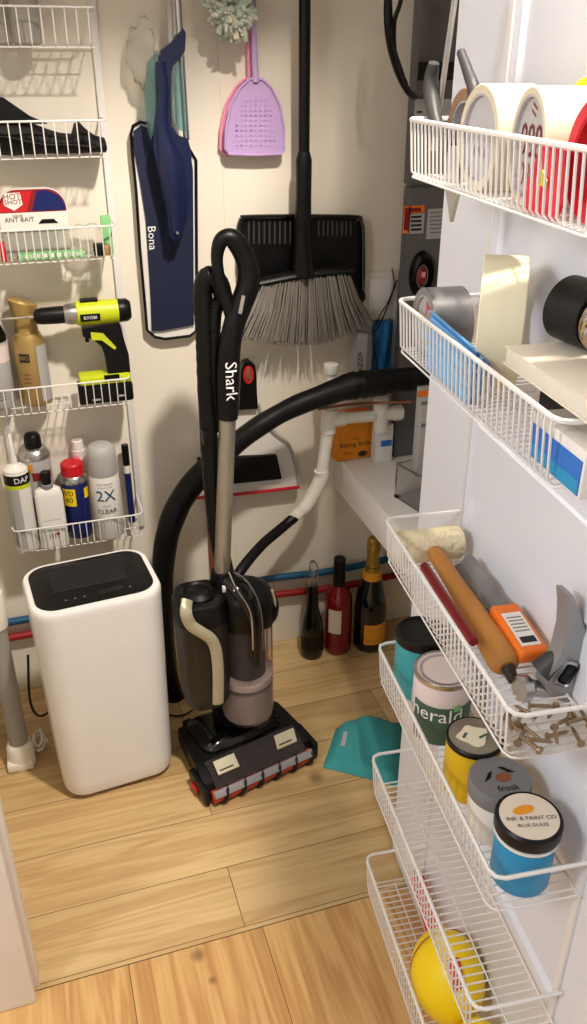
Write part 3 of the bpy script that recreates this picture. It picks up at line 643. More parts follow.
# ------------------------------------------------------------------ broom with dustpan behind it
t = thing('black_dustpan', 'wide black dustpan with comb teeth hanging behind the broom', 'dustpan', W(300, 300, 1.83))
m = MB('black'); Yd = 1.825
def pz(x, y, Y=Yd): return W(x, y, Y)
out = [(238, 232), (240, 222), (249, 217), (275, 217), (300, 217), (330, 217), (350, 217), (359, 221), (363, 233), (364, 260), (363, 285), (366, 298), (362, 304), (300, 300), (248, 300), (240, 290), (238, 262)]
m.slab([pz(x, y) for x, y in out][::-1], (0, .018, 0)); part('pan', m, t, world=True)
m = MB('dark_grey')
for i in range(12): m.slab([pz(248+i*5.2, 221, Yd-.002), pz(248+i*5.2, 244, Yd-.002), pz(249.6+i*5.2, 244, Yd-.002), pz(249.6+i*5.2, 221, Yd-.002)], (0, .003, 0))
for i in range(8): m.slab([pz(318+i*4.6, 221, Yd-.002), pz(318+i*4.6, 236, Yd-.002), pz(319.4+i*4.6, 236, Yd-.002), pz(319.4+i*4.6, 221, Yd-.002)], (0, .003, 0))
part('comb_teeth', m, t, world=True)
m = MB('black_gloss'); m.tube([pz(238, 240, Yd-.006), pz(241, 221, Yd-.006), pz(252, 217, Yd-.006), pz(350, 217, Yd-.006), pz(361, 222, Yd-.006), pz(363, 240, Yd-.006), pz(363, 290, Yd-.006)], .005, 8, 5); part('rim', m, t, world=True)
t = thing('broom', 'black handled push broom with grey bristles hanging on the back wall', 'broom', W(303, 335, 1.77))
Yb = 1.785
m = MB('black'); a0 = W(304, 160, Yb); m.tube([V((a0.x, Yb, 1.9)), a0], .0115, n=18); part('pole', m, t, world=True)
m = MB('black'); m.tube([W(304, 152, Yb), W(304, 160, Yb), W(303.5, 200, Yb), W(303, 218, Yb)], [.0125, .0165, .0165, .018], 18); m.tube([W(303, 216, Yb), W(303, 245, Yb), W(303, 275, Yb)], [.018, .02, .028], 16, 3); part('socket', m, t, world=True)
m = MB('black'); a = W(257, 283, Yb); b = W(352, 271, Yb); c = W(305, 274, Yb)
m.tube([a, c, b], [.017, .019, .016], 12, 5, squash=.6); part('bristle_holder', m, t, world=True)
m = MB('bristle')
rnd = random.Random(2)
for i in range(420):
    u_ = (i+rnd.random())/420; row = rnd.random()
    A0 = a+(b-a)*(.03+.94*u_)+V((0, (row-.5)*.03, -.004)); A0.z += .008*math.sin(math.pi*u_)
    ex = 238+136*u_+rnd.uniform(-2, 2); ey = 338+6*math.sin(math.pi*min(1, u_*1.05))-14*max(0, u_-.62)/.38+rnd.uniform(-3, 2)
    E0 = W(ex, ey, Yb+(row-.5)*.055)
    m.tube([A0, A0*.5+E0*.5+V(((u_-.5)*-.012, 0, .0)), E0], [.0015, .0016, .0009], 4, caps=False)
part('bristles', m, t, world=True)

# white dustpan
t = thing('white_dustpan', 'white dustpan with a black grip and red edge hanging below the broom', 'dustpan', W(250, 488, 1.80))
Yw = 1.82
out = [(240, 402), (257, 402), (262, 418), (272, 432), (284, 441), (292, 455), (297, 472), (299, 486), (250, 492), (196, 497), (196, 475), (203, 455), (216, 440), (230, 430), (237, 415)]
m = MB('white'); m.slab([W(x, y, Yw) for x, y in out][::-1], (0, .02, 0)); part('pan', m, t, world=True)
m = MB('light_grey'); m.tube([W(x, y, Yw-.003) for x, y in [(240, 404), (236, 416), (228, 431), (206, 449), (197, 473), (196, 490)]], .0035, 8, 4); m.tube([W(x, y, Yw-.003) for x, y in [(258, 404), (263, 419), (275, 433), (288, 444), (296, 466), (299, 484)]], .0045, 8, 4); part('rim', m, t, world=True)
m = MB('black_soft'); m.slab([W(x, y, Yw-.012) for x, y in [(198, 459), (277, 456), (282, 479), (232, 484), (198, 486)]][::-1], (0, .012, 0)); part('rubber_pad', m, t, world=True)
m = MB('red'); m.tube([W(196, 498, Yw-.004), W(250, 493, Yw-.004), W(299, 487, Yw-.004)], .0042, 8, 4); part('lip', m, t, world=True, label='red rubber lip')
m = MB('black'); gr = [(241, 370), (244, 363), (250, 361), (255, 365), (256.5, 374), (257, 392), (258, 409), (239, 410), (240, 392)]
m.slab([W(x, y, Yw-.014) for x, y in gr][::-1], (0, .024, 0)); part('grip', m, t, world=True)
m = MB('red'); cc = W(248.5, 375, Yw-.0145); m.tube([cc+V((.010*math.cos(a), 0, .019*math.sin(a))) for a in [i*.35 for i in range(18)]], .0028, 8, closed=True); m.use('copper'); m.ell(cc, (.009, .004, .017)); part('hang_hole', m, t, world=True)

# ------------------------------------------------------------------ swatters
def swatter(name, label, mt, dx, dz, Y, rim):
    t = thing(name, label, 'fly swatter', W(255+dx, 154+dz, Y), group='fly swatters hanging on the back wall')
    out = [(224, 148), (225, 128), (230, 104), (240, 87), (249, 79), (261, 79), (270, 87), (279, 105), (283, 128), (283, 150), (280, 154), (254, 155), (228, 154)]
    m = MB(mt); m.slab([W(x+dx, y+dz, Y) for x, y in out][::-1], (0, .004, 0))
    for i in range(11):
        x = 230+i*4.8; y0 = 92+abs(i-5)**1.7*1.1+4; m.slab([W(x+dx, y0+dz, Y-.0005), W(x+dx, 149+dz, Y-.0005), W(x+1.6+dx, 149+dz, Y-.0005), W(x+1.6+dx, y0+dz, Y-.0005)], (0, .0015, 0))
    for j in range(10): 
        y = 100+j*5; hw = 20 if j > 4 else 12+j*1.8; m.slab([W(254-hw+dx, y+dz, Y-.0005), W(254-hw+dx, y+1.4+dz, Y-.0005), W(254+hw+dx, y+1.4+dz, Y-.0005), W(254+hw+dx, y+dz, Y-.0005)], (0, .0015, 0))
    part('paddle', m, t, world=True)
    m = MB(rim); m.tube([W(x+dx, y+dz, Y-.001) for x, y in out], .0028, 6, closed=True); part('rim', m, t, world=True)
    m = MB(mt); a = W(254.5+dx, 82+dz, Y+.001); m.tube([a, W(252.5+dx, 30+dz, Y+.001), W(251.5+dx, -12+dz, Y+.001)], [.0075, .0058, .0052], 10); part('handle', m, t, world=True); return t
swatter('fly_swatter', 'pink fly swatter peeking out behind the lavender one', 'pink', -4, 0, 1.84, 'pink')
swatter('fly_swatter', 'lavender fly swatter hanging on the back wall in front of the pink one', 'lavender', 1, 0, 1.822, 'lavender')
# duster head
t = thing('duster', 'fluffy pale green and cream duster head hanging at the top of the back wall', 'duster', W(232, 35, 1.79))
rnd = random.Random(7); m = MB('duster'); c = W(231, 3, 1.785)
for i in range(460):
    m.use('duster' if i % 5 else 'duster_pale')
    th = rnd.uniform(0, 6.283); ph = math.acos(rnd.uniform(-1, 1)); d = V((math.sin(ph)*math.cos(th), math.sin(ph)*math.sin(th)*.7, math.cos(ph)*1.25))
    s0 = c+d*.012; s1 = c+V((d.x*rnd.uniform(.036, .055), d.y*.04, d.z*rnd.uniform(.035, .056))); s1.y = min(s1.y, 1.835)
    tw = V((rnd.uniform(-.008, .008), rnd.uniform(-.006, .006), rnd.uniform(-.012, .004)))
    m.tube([s0, (s0+s1)/2+tw, s1+tw*.6], [.003, .0062, .003], 5, 3)
part('fibres', m, t, world=True)
m = MB('white'); m.tube([c+V((0, 0, .02)), c+V((.004, .01, .30))], .006, n=10); part('handle', m, t, world=True)

# ------------------------------------------------------------------ spray mop, its pad, plastic bag
t = thing('mop_pad_board', 'flat navy mop board with black piping hanging below the spray mop', 'mop', W(170, 338, 1.83))
Yp = 1.832
o1 = [(131, 134), (133, 126), (140, 122), (149, 124), (151, 135), (190, 150), (196, 160), (197, 330), (190, 336), (165, 339), (155, 337), (147, 330), (145, 305), (140, 250), (136, 190), (132, 150)]
m = MB('white'); m.slab([W(x, y, Yp) for x, y in o1][::-1], (0, .006, 0)); part('pad_lining', m, t, world=True)
o2 = [(139, 138), (146, 127), (152, 140), (190, 152), (194, 170), (195, 322), (160, 334), (151, 331), (149, 250), (142, 190)]
o2 = [(133, 142), (134, 131), (141, 125.5), (149, 128), (153, 145), (190, 150), (193, 170), (194, 325), (162, 331), (152, 331), (151, 300), (146, 220), (140, 180)]
m = MB('navy'); m.slab([W(x, y, Yp-.006) for x, y in o2][::-1], (0, .006, 0)); part('board', m, t, world=True)
m = MB('black'); m.tube([W(x, y, Yp-.002) for x, y in o1], .0032, 7, closed=True); part('piping', m, t, world=True)
cb = W(152, 238, Yp-.007); m = MB('lettering_white'); m.text('Bona', .024, lambda a, b: V((cb.x+b+.0*a, Yp-.0068, cb.z-a))); part('lettering', m, t, world=True)
t = thing('spray_mop', 'navy spray mop handle with a steel pole hanging above its mop board', 'mop', W(178, 240, 1.79))
Ys = 1.79
m = MB('steel'); m.tube([W(175, -40, Ys), W(179, 20, Ys), W(186.5, 140, Ys)], .0062, n=12); part('pole', m, t, world=True)
m = MB('light_grey'); m.tube([W(168, -40, Ys+.012), W(170, 20, Ys+.012), W(171, 52, Ys+.01)], .0062, n=10); part('sleeve', m, t, world=True)
m = MB('navy_plastic')
sh = [(183, 28), (186, 33), (185, 51), (179, 60), (173, 66), (171, 74), (171, 100), (172, 126), (178, 135), (188, 139), (191.5, 152), (192, 195), (189, 215), (181, 238), (174, 241), (170, 236), (166, 205), (160, 180), (156, 160), (153, 145), (155, 128), (158, 100), (158, 65), (162, 50), (172, 42)]
m.slab([W(x, y, Ys-.012) for x, y in sh][::-1], (0, .026, 0))
m.tube([W(x, y, Ys-.012) for x, y in [(160, 62), (163, 90), (163, 130), (172, 170), (177, 205), (177, 233)]], [.010, .011, .012, .026, .020, .010], 14, 5, squash=.55, up=(0, 1, 0))
part('body', m, t, world=True)
m = MB('mid_grey'); m.lathe([(.003, 0), (.003, .003)], c=(0, 0, 0), ax='y', n=12); q = W(177.5, 233, Ys-.021); m.v = [v+q for v in m.v]; part('nozzle', m, t, world=True)
m = MB('teal_clear'); q = [(174, 68), (183, 58), (186, 100), (189, 134), (180, 130), (175, 122)]; m.slab([W(x, y, Ys-.006) for x, y in q][::-1], (0, .02, 0)); part('liquid_tank', m, t, world=True)
m = MB('teal_clear'); q = [(158, 50), (159, 100), (155, 128), (151, 140), (148, 120), (145, 95), (148, 62)]; m.slab([W(x, y, Ys-.002) for x, y in q][::-1], (0, .02, 0)); part('refill_bottle', m, t, world=True)
m = MB('clear_bag')
a = W(125, 18, 1.81); b = W(158, 92, 1.81)
m.ell((a+b)/2, ((b.x-a.x)/2*1.05, .022, (a.z-b.z)/2), 24, 16, fn=lambda q: 1+.10*math.sin(5*q.x+7*q.z)+.08*math.sin(11*q.z-4*q.x)+.05*math.sin(19*q.x))
solo('clear_bag', m, 'crumpled clear plastic bag hanging beside the spray mop', 'bag')

# ------------------------------------------------------------------ things in the wall rack
def zf(i): return WR[i][1]-WR[i][2]+.0022
def wp(px, py, Y, z): return V((W(px, py, Y).x, Y, z))
# top basket jars
for px, lab in ((27, 'clear glass jar in the top rack basket, the fully visible one'), (-6, 'clear glass jar in the top rack basket, cut off by the picture edge')):
    t = thing('glass_jar', lab, 'jar', wp(px, 43, 1.795, zf(0)), group='glass jars in the top wall basket')
    m = MB('jar_milk'); m.lathe([(.020, 0), (.026, .004), (.027, .02), (.027, .085), (.022, .098), (.020, .10)], n=26); part('glass_body', m, t)
    m = MB('light_grey'); m.lathe([(.0225, .1005), (.0225, .118), (.021, .12)], n=26); part('lid', m, t)
# black bag with straps
t = thing('black_shoulder_bag', 'black strap bag lying along the second rack basket', 'bag', wp(50, 150, 1.80, zf(1)))
z0 = zf(1)
prof = [(-.095, .075), (-.06, .072), (-.02, .068), (.02, .064), (.05, .058), (.08, .046), (.105, .036), (.128, .034), (.135, .052), (.144, .056), (.155, .044), (.17, .032), (.188, .026)]
m = MB('black_soft')
rings = []
for x, h in prof:
    rings.append([V((x, 1.80+.036*math.cos(a)*(1+.08*math.sin(9*x*10+a*3)), z0+h/2+h/2*math.sin(a)*(1+.06*math.sin(x*70+a*4)))) for a in [j*math.pi/8 for j in range(16)]])
m.loft(rings); part('fabric', m, t, world=True)
m = MB('black'); m.slab([W(-20, 92, 1.77), W(4, 98, 1.77), W(30, 116, 1.77), W(48, 124, 1.77), W(-20, 124, 1.77)][::-1], (0, .012, 0)); part('flap', m, t, world=True)
m = MB('black_gloss'); m.tube([V((-.08, 1.762, z0+.03)), V((0, 1.760, z0+.036)), V((.07, 1.762, z0+.022)), V((.12, 1.765, z0+.02)), V((.184, 1.77, z0+.012))], .006, 8, 6, squash=.5); part('strap', m, t, world=True)
# ant bait card
t = thing('ant_bait_box', 'red, white and blue ant bait package with rounded top in the wall rack', 'package', wp(33, 250, 1.785, zf(2)))
a = W(1, 228, 1.785); b = W(64, 187, 1.785); z0 = zf(2); x0, x1, zt2 = a.x, b.x, b.z
def arch(x0, x1, za, zb_, rr_=.036):
    pts = [(x0, za), (x1, za)]
    for i in range(9): q = R(90*i/8); pts.append((x1-rr_+rr_*math.cos(q), zb_-rr_+rr_*math.sin(q)))
    for i in range(9): q = R(90+90*i/8); pts.append((x0+rr_+rr_*math.cos(q), zb_-rr_+rr_*math.sin(q)))
    return pts
fY = lambda Y: (lambda u_, v_, t_: V((u_, Y-t_, v_)))
zs_ = W(30, 230, 1.785).z; m = MB('white'); m.prism(arch(x0, x1, zs_, zt2), 0, .022, fY(1.80)); part('card', m, t, world=True)
m = MB('jar_milk'); m.prism([(x0+.002, z0), (x1-.002, z0), (x1-.002, zs_), (x0+.002, zs_)], 0, .018, fY(1.80)); part('clear_tray', m, t, world=True)
zm = W(10, 213, 1.778).z
m = MB('dark_red'); m.prism(arch(x0+.001, x1-.001, zm, zt2-.001, .035), .0, .0006, fY(1.778)); m.use('red'); m.prism([(x0+.002, zm+.001), (x0+.052, zm+.001), (x0+.066, zt2-.004), (x0+.034, zt2-.004), (x0+.006, zt2-.024)], .0, .0005, fY(1.7773))
m.use('wd_blue'); m.prism([(x0+.062, zm+.002), (x1-.002, zm+.002), (x1-.003, zt2-.03), (x1-.012, zt2-.014), (x1-.034, zt2-.003), (x0+.075, zt2-.004)], .0, .0005, fY(1.7773)); m.use('white'); m.prism([(x0+.012, zt2-.006), (x0+.044, zt2-.006), (x0+.046, zm+.014), (x0+.029, zm+.004), (x0+.012, zm+.014)], 0, .0006, fY(1.7767)); part('print', m, t, world=True)
m = MB('dark_red'); m.text('HOT', .015, flat(x0+.028, 1.7756, zt2-.013)); m.text('SHOT', .0125, flat(x0+.029, 1.7756, zt2-.023)); m.use('lettering_dark'); m.text('LIQUID', .006, flat(x0+.034, 1.7774, zm-.006)); m.text('ANT BAIT', .0125, flat(x0+.036, 1.7774, zm-.0135))
m.use('black'); m.prism([(x0+.07, zm-.022), (x0+.078, zm-.014), (x0+.10, zm-.014), (x0+.108, zm-.022)], 0, .0005, fY(1.7775)); part('lettering', m, t, world=True)
t = thing('green_pack', 'green and white flat pack lying in the third rack basket', 'package', wp(48, 250, 1.765, zf(2)))
m = MB('green'); m.box(V((.062, 1.765, zf(2)+.007)), (.125, .022, .013), .002); m.use('white')
for i in range(9): m.box(V((.012+.0125*i, 1.7535, zf(2)+.0085)), (.007, .0012, .007))
part('pack', m, t, world=True)
m = MB('red'); m.box(V((-.028, 1.765, zf(2)+.018)), (.010, .03, .034), .002); solo('red_marker', m, 'small red piece at the end of the third rack basket beside the green pack', 'marker')
m = MB('clear_bag'); m.ell(V((.135, 1.808, zf(2)+.028)), (.04, .020, .028), 20, 12, fn=lambda q: 1+.12*math.sin(8*q.x+5*q.z)); solo('clear_pouch', m, 'crumpled clear pouch in the third rack basket behind the green tag', 'bag')
m = MB('green'); a = W(105, 217, 1.772); m.box(V((a.x, 1.772, zf(2)+.038)), (.020, .008, .075), .002); solo('green_tag', m, 'upright bright green tag standing at the end of the third rack basket', 'tag')
m = MB('black'); m.box(V((.152, 1.757, zf(2)+.014)), (.02, .018, .024), .003); m.use('gold'); m.box(V((.168, 1.757, zf(2)+.012)), (.014, .018, .02), .003); solo('small_clip', m, 'small black and brass clip in the third rack basket', 'clip')

# spray cans, drill
def can(name, label, cat, loc, r_, h, body, cap, parts=(), n=28, group=None, rz=0):
    t = thing(name, label, cat, loc, rz, group)
    m = MB(body); m.lathe([(r_*.9, 0), (r_, .003), (r_, h-.01), (r_*.85, h)], n=n); part('can_body', m, t); return t
t = thing('hair_spray', 'white spray can with a black nozzle cap in the fourth rack basket', 'spray can', wp(0, 400, 1.812, zf(3)), 0)
m = MB('light_grey'); m.lathe([(.031, 0), (.033, .003), (.033, .138), (.031, .142)], n=28); part('can_body', m, t)
m = MB('pink_white'); patch(m, .033, .10, .135, -80, 80); m.use('mid_grey')
for i in range(4): patch(m, .0332, .022+.006*i, .024+.006*i, -15+i*3, 28)
part('label', m, t)
m = MB('black'); m.lathe([(.033, .142), (.033, .152), (.024, .178), (.021, .195), (.023, .205), (.028, .222), (.027, .226), (.006, .227)], n=28); part('cap', m, t)
t = thing('hair_spray', 'gold spray can with a slanted gold cap behind the drill chuck', 'spray can', wp(37, 400, 1.812, zf(3)), 0)
m = MB('gold'); m.lathe([(.031, 0), (.033, .003), (.033, .135), (.026, .152), (.018, .156)], n=28); part('can_body', m, t)
m = MB('gold'); m.loft([[V((.024*k*math.cos(a), .017*k*math.sin(a), z+sl*math.cos(a))) for a in [j*math.pi/12 for j in range(24)]] for z, k, sl in ((.155, 1, 0), (.18, .95, 0), (.205, 1.15, -.006), (.215, 1.2, -.008), (.219, 1.0, -.008))]); part('cap', m, t)
m = MB('light_grey'); patch(m, .033, .01, .13, 22, 85); m.use('lettering_dark'); patch(m, .0332, .098, .116, -42, -4, eps=.001); m.use('gold'); m.text('BIG', .013, wrap(.0353, .107, -23)); m.use('copper')
for i in range(3): patch(m, .0332, .07-.009*i, .0725-.009*i, -34, -8)
part('label', m, t)
# drill
t = thing('cordless_drill', 'lime and black cordless drill standing upright in the fourth rack basket', 'drill', wp(100, 402, 1.776, zf(3)))
YD = 1.776
zz0 = zf(3)
cA = W(97, 312, YD); zc = cA.z; sc_ = (W(130, 312, YD).x-W(97, 312, YD).x)/33
def DX(px): return cA.x+(px-97)*sc_
m = MB('lime'); m.lathe([(.018, DX(75)), (.0245, DX(77)), (.0255, DX(90)), (.0245, DX(104)), (.0235, DX(126))], c=V((0, YD, zc)), ax='x', n=24, sx=.95); part('motor_case', m, t, world=True)
m = MB('black'); m.lathe([(.0236, DX(117)), (.0242, DX(119)), (.0235, DX(127)), (.018, DX(130.5))], c=V((0, YD, zc)), ax='x', n=24, sx=.95); part('rear_cap', m, t, world=True)
m = MB('black'); m.box(V((DX(90), YD, zc+.026)), (.036, .02, .006), .002); part('direction_switch', m, t, world=True)
m = MB('black'); m.box(V((DX(89), YD-.0255, zc-.004)), (.040, .003, .015), .001); part('name_plate', m, t, world=True)
m = MB('lettering_white'); m.text('RYOBI', .0095, flat(DX(89), YD-.0274, zc-.004)); part('lettering', m, t, world=True)
m = MB('steel'); m.lathe([(.017, DX(64)), (.0195, DX(66)), (.0215, DX(70)), (.021, DX(76))], c=V((0, YD, zc)), ax='x', n=24); part('clutch_ring', m, t, world=True)
m = MB('black'); m.lathe([(.008, DX(35)), (.0145, DX(37.5)), (.0165, DX(42)), (.0175, DX(56)), (.0175, DX(65))], c=V((0, YD, zc)), ax='x', n=24); part('chuck', m, t, world=True)
m = MB('chrome'); m.lathe([(.001, DX(2)), (.0026, DX(6)), (.0026, DX(30)), (.004, DX(31)), (.004, DX(36))], c=V((0, YD, zc)), ax='x', n=12); part('drill_bit', m, t, world=True)
gb = (zc-zz0-.062)/sc_
m = MB('black'); m.slab([V((DX(a_), YD-.015, zc+(b_)*sc_*-1)) for a_, b_ in [(80, 14), (118, 12), (121, 30), (124, 45), (124, gb), (101, gb), (100, 45), (97, 34), (90, 26), (80, 22)]][::-1], (0, .03, 0)); part('grip', m, t, world=True)
m = MB('lime'); m.slab([V((DX(a_), YD-.017, zc-b_*sc_)) for a_, b_ in [(88, 18), (100, 20), (112, 36), (110, 38), (98, 27), (88, 26)]][::-1], (0, .034, 0)); part('trigger_accent', m, t, world=True)
m = MB('black'); m.box(V((DX(84), YD, zc-24*sc_)), (.008, .016, .022), .002); part('trigger', m, t, world=True)
m = MB('lime'); m.box(V((DX(97.5), YD, zz0+.053)), (.108, .046, .020), .005); m.use('black'); m.box(V((DX(104), YD-.0225, zz0+.056)), (.032, .003, .014)); part('battery_mount', m, t, world=True)
m = MB('black'); m.box(V((DX(96.5), YD, zz0+.0225)), (.116, .050, .042), .006); m.use('light_grey'); m.box(V((DX(86), YD-.0255, zz0+.012)), (.018, .001, .004)); m.box(V((DX(112), YD-.0255, zz0+.016)), (.012, .001, .004)); part('battery', m, t, world=True)

# bottom basket
z4 = zf(4)
t = thing('caulk_tube', 'white and grey caulk tube with yellow band and long nozzle in the lowest basket', 'tube', wp(28, 545, 1.772, z4))
m = MB('white'); m.lathe([(.026, 0), (.027, .002), (.027, .19), (.025, .192)], n=28); m.use('light_grey'); patch(m, .027, .01, .155, -80, 2); m.use('mid_grey'); patch(m, .0272, .02, .10, -46, -42); part('cartridge', m, t)
m = MB('lime'); m.lathe([(.0274, .156), (.0274, .165)], n=28); part('band', m, t)
m = MB('black'); m.lathe([(.0276, .165), (.0276, .188)], n=28); m.use('lettering_white'); m.text('DAP', .018, wrap(.0286, .1765, 22)); part('brand_band', m, t)
m = MB('white'); m.lathe([(.0265, .188), (.026, .196), (.017, .204), (.007, .208), (.0055, .24), (.0035, .275), (.0028, .276)], n=20); part('nozzle', m, t)
t = thing('spray_cleaner', 'silver topped spray can with a black cap at the back of the lowest rack basket', 'spray can', wp(48, 540, 1.812, z4))
m = MB('light_grey'); m.lathe([(.031, 0), (.0325, .003), (.0325, .20), (.031, .205)], n=28); m.use('label_orange'); patch(m, .0325, .175, .195, -50, -15); m.use('dark_red'); patch(m, .0325, .155, .175, -20, 60); part('can_body', m, t)
m = MB('steel'); m.lathe([(.0335, .203), (.0335, .210), (.026, .222), (.020, .226)], n=28); part('shoulder', m, t)
m = MB('black'); m.lathe([(.0185, .222), (.019, .235), (.0175, .252), (.014, .256)], n=20); m.box((-.004, -.004, .254), (.018, .014, .012), .003); part('cap', m, t)
t = thing('white_bottle', 'white rectangular bottle with a black cap in the lowest rack basket', 'bottle', wp(56, 545, 1.762, z4), 3)
m = MB('white'); m.rbox((0, 0, 0), .062, .028, .010, [(0, .95), (.003, 1), (.128, .98), (.14, .88), (.146, .6)], 4); m.use('light_grey'); m.box((0, -.0142, .07), (.036, .0006, .0012)); m.use('red'); m.box((.008, -.0143, .034), (.008, .0006, .006)); m.use('mid_grey')
for i in range(5): m.box((-.016+i*.006, -.0143, .03), (.002, .0006, .012))
part('bottle_body', m, t)
m = MB('tinted_grey'); m.lathe([(.013, .146), (.013, .154), (.010, .156)], n=20); part('collar', m, t)
m = MB('black'); m.lathe([(.0105, .1555), (.0105, .182), (.009, .184)], n=20); part('cap', m, t)
t = thing('lubricant_can', 'blue and yellow lubricant can with a red cap in the lowest rack basket', 'spray can', wp(82, 542, 1.800, z4))
m = MB('wd_blue'); m.lathe([(.0285, 0), (.030, .003), (.030, .135), (.0285, .14)], n=28); part('can_body', m, t)
m = MB('yellow'); patch(m, .030, .085, .128, -60, -2); patch(m, .030, .10, .125, 38, 70); m.use('lettering_dark'); m.text('WD', .017, wrap(.0316, .117, -36)); m.text('40', .019, wrap(.0316, .100, -30)); part('label', m, t)
m = MB('steel'); m.lathe([(.0303, .138), (.0303, .144), (.026, .154), (.023, .156)], n=28); part('shoulder', m, t)
m = MB('red'); m.lathe([(.0255, .152), (.026, .157), (.025, .180), (.022, .183)], n=24); part('cap', m, t)
t = thing('spray_paint', 'clear coat spray can with 2X on its white label in the lowest rack basket', 'spray can', wp(111, 540, 1.776, z4), -4)
m = MB('white'); m.lathe([(.0305, 0), (.033, .003), (.033, .155), (.032, .158)], n=32); part('can_body', m, t)
m = MB('light_grey'); m.lathe([(.0328, .158), (.0335, .161), (.032, .205), (.029, .222), (.022, .228), (.002, .229)], n=32); part('cap', m, t)
m = MB('pex_blue'); m.text('2X', .038, wrap(.0342, .112)); m.text('2X', .038, wrap(.0343, .1124)); m.use('lettering_dark'); m.text('CLEAR', .0155, wrap(.0342, .074)); m.text('RUST-OLEUM', .0062, wrap(.0342, .142)); m.use('mid_grey'); m.text('ULTRA COVER', .0052, wrap(.0342, .134)); m.text('GLOSS', .0055, wrap(.0342, .088)); part('lettering', m, t)
t = thing('pink_tube', 'pale pink squeeze tube behind the red capped can', 'tube', wp(90, 540, 1.826, z4))
m = MB('pink_white'); m.lathe([(.014, 0), (.0155, .004), (.0155, .20)], n=20); m.use('pink'); patch(m, .0155, .10, .19, -60, 0); part('tube_body', m, t)
m = MB('white'); m.lathe([(.013, .20), (.013, .222), (.011, .224)], n=20); part('cap', m, t)
t = thing('blue_marker', 'slim dark blue and white marker at the right end of the lowest rack basket', 'marker', wp(134, 538, 1.82, z4))
m = MB('wd_blue'); m.cyl((0, 0, 0), (0, 0, .13), .0078, n=16); m.use('white'); m.cyl((0, 0, .13), (0, 0, .15), .0079, n=16); part('barrel', m, t)
m = MB('black'); m.cyl((0, 0, .15), (0, 0, .20), .0082, n=16); part('cap', m, t)

# ------------------------------------------------------------------ things in the door rack
def axis_frame(c, ax, up=V((0, 0, 1))):
    ax = V(ax).normalized(); b = up.cross(ax).normalized(); c_ = ax.cross(b); Xm = MX(((ax.x, b.x, c_.x, c.x), (ax.y, b.y, c_.y, c.y), (ax.z, b.z, c_.z, c.z), (0, 0, 0, 1))); return Xm
def roll(name, label, c, ax, R_, ri, wd_, mt, core='tape_core', group='tape rolls in the door baskets', disc=None, txt=None, tm='red'):
    t = thing(name, label, 'tape', c-V((0, 0, R_)), 0, group)
    X = axis_frame(V(c), ax); h = wd_/2
    m = MB(mt); m.X = X
    n = 44; prof = [(ri+.002, -h), (R_-.001, -h), (R_, -h+.001), (R_, h-.001), (R_-.001, h), (ri+.002, h)]
    vs = []; fs = []
    for (r_, x) in prof:
        for j in range(n): a = 2*math.pi*j/n; vs.append((x, r_*math.cos(a), r_*math.sin(a)))
    K = len(prof)
    for i in range(K):
        for j in range(n): fs.append((i*n+j, i*n+(j+1) % n, ((i+1) % K)*n+(j+1) % n, ((i+1) % K)*n+j))
    m.add(vs, fs); part('tape_body', m, t, world=True)
    m = MB(core); m.X = X; vs = []; fs = []
    for (r_, x) in [(ri, -h+.0005), (ri+.0019, -h+.0005), (ri+.0019, h-.0005), (ri, h-.0005)]:
        for j in range(n): a = 2*math.pi*j/n; vs.append((x, r_*math.cos(a), r_*math.sin(a)))
    for i in range(4):
        for j in range(n): fs.append((i*n+j, i*n+(j+1) % n, ((i+1) % 4)*n+(j+1) % n, ((i+1) % 4)*n+j))
    m.add(vs, fs); part('core', m, t, world=True)
    if disc:
        m = MB(disc); m.X = X; m.lathe([(ri*1.0-.0005, h-.006), (ri*1.0-.0005, h-.004)], ax='x', n=36)
        if txt:
            m.use(tm)
            for (tx, size, u0, v0, ro) in txt:
                ca, sa = math.cos(R(ro)), math.sin(R(ro)); m.text(tx, size, lambda a, b: V((h-.0036, -(u0+a*ca-b*sa), v0+a*sa+b*ca)))
        part('face_disc', m, t, world=True)
    return t
zb1 = DRZ[0][0]-DRZ[0][1]+.001
AXN = DN
roll('packing_tape', 'brown packing tape roll behind the cream rolls in the top door basket', D(.243, .05, zb1+.045), AXN, .044, .03, .045, 'tape_brown')
roll('packing_tape', 'cream tape roll with a grey core in the top door basket, next to the shears', D(.346, .073, zb1+.0475), AXN, .047, .037, .05, 'tape_white', 'tape_core', disc='tape_core', txt=[('SUPER', .012, 0, -.012, 0)], tm='mid_grey')
a2 = (DN+DU*-.12).normalized()
roll('packing_tape', 'cream tape roll with red figures on its face in the top door basket', D(.450, .072, zb1+.0475), (DN+DU*.14), .047, .039, .05, 'tape_white', 'tape_core', disc='light_grey', txt=[('880', .038, 0, .004, 0), ('880', .0375, .0004, .004, 0), ('880', .028, 0, -.023, 0), ('=', .026, 0, .028, 20)], tm='dark_red')
roll('packing_tape', 'red tape roll at the near end of the top door basket', D(.549, .066, zb1+.047), AXN, .0465, .033, .048, 'crimson', 'red')
roll('packing_tape', 'yellow tape roll tucked at the back of the top door basket', D(.43, .024, zb1+.0505), AXN, .0505, .034, .028, 'yellow')
t = thing('red_pouch', 'shiny red plastic pouch at the front of the top door basket', 'pouch', D(.50, .1, zb1))
m = MB('crimson'); q0 = D(.478, .1035, zb1); m.grid(lambda u_, v_: D(.472+.055*u_+.006*v_, .1035+.0028*math.sin(u_*9+v_*5), zb1+.052*v_+.0004), 12, 10, tuple(DN*-.0025)); part('film', m, t, world=True)
m = MB('lime'); m.grid(lambda u_, v_: D(.502+.010*u_, .1078, zb1+.024+.012*v_*(1-.6*u_)), 2, 2, tuple(DN*-.001)); part('mark', m, t, world=True)
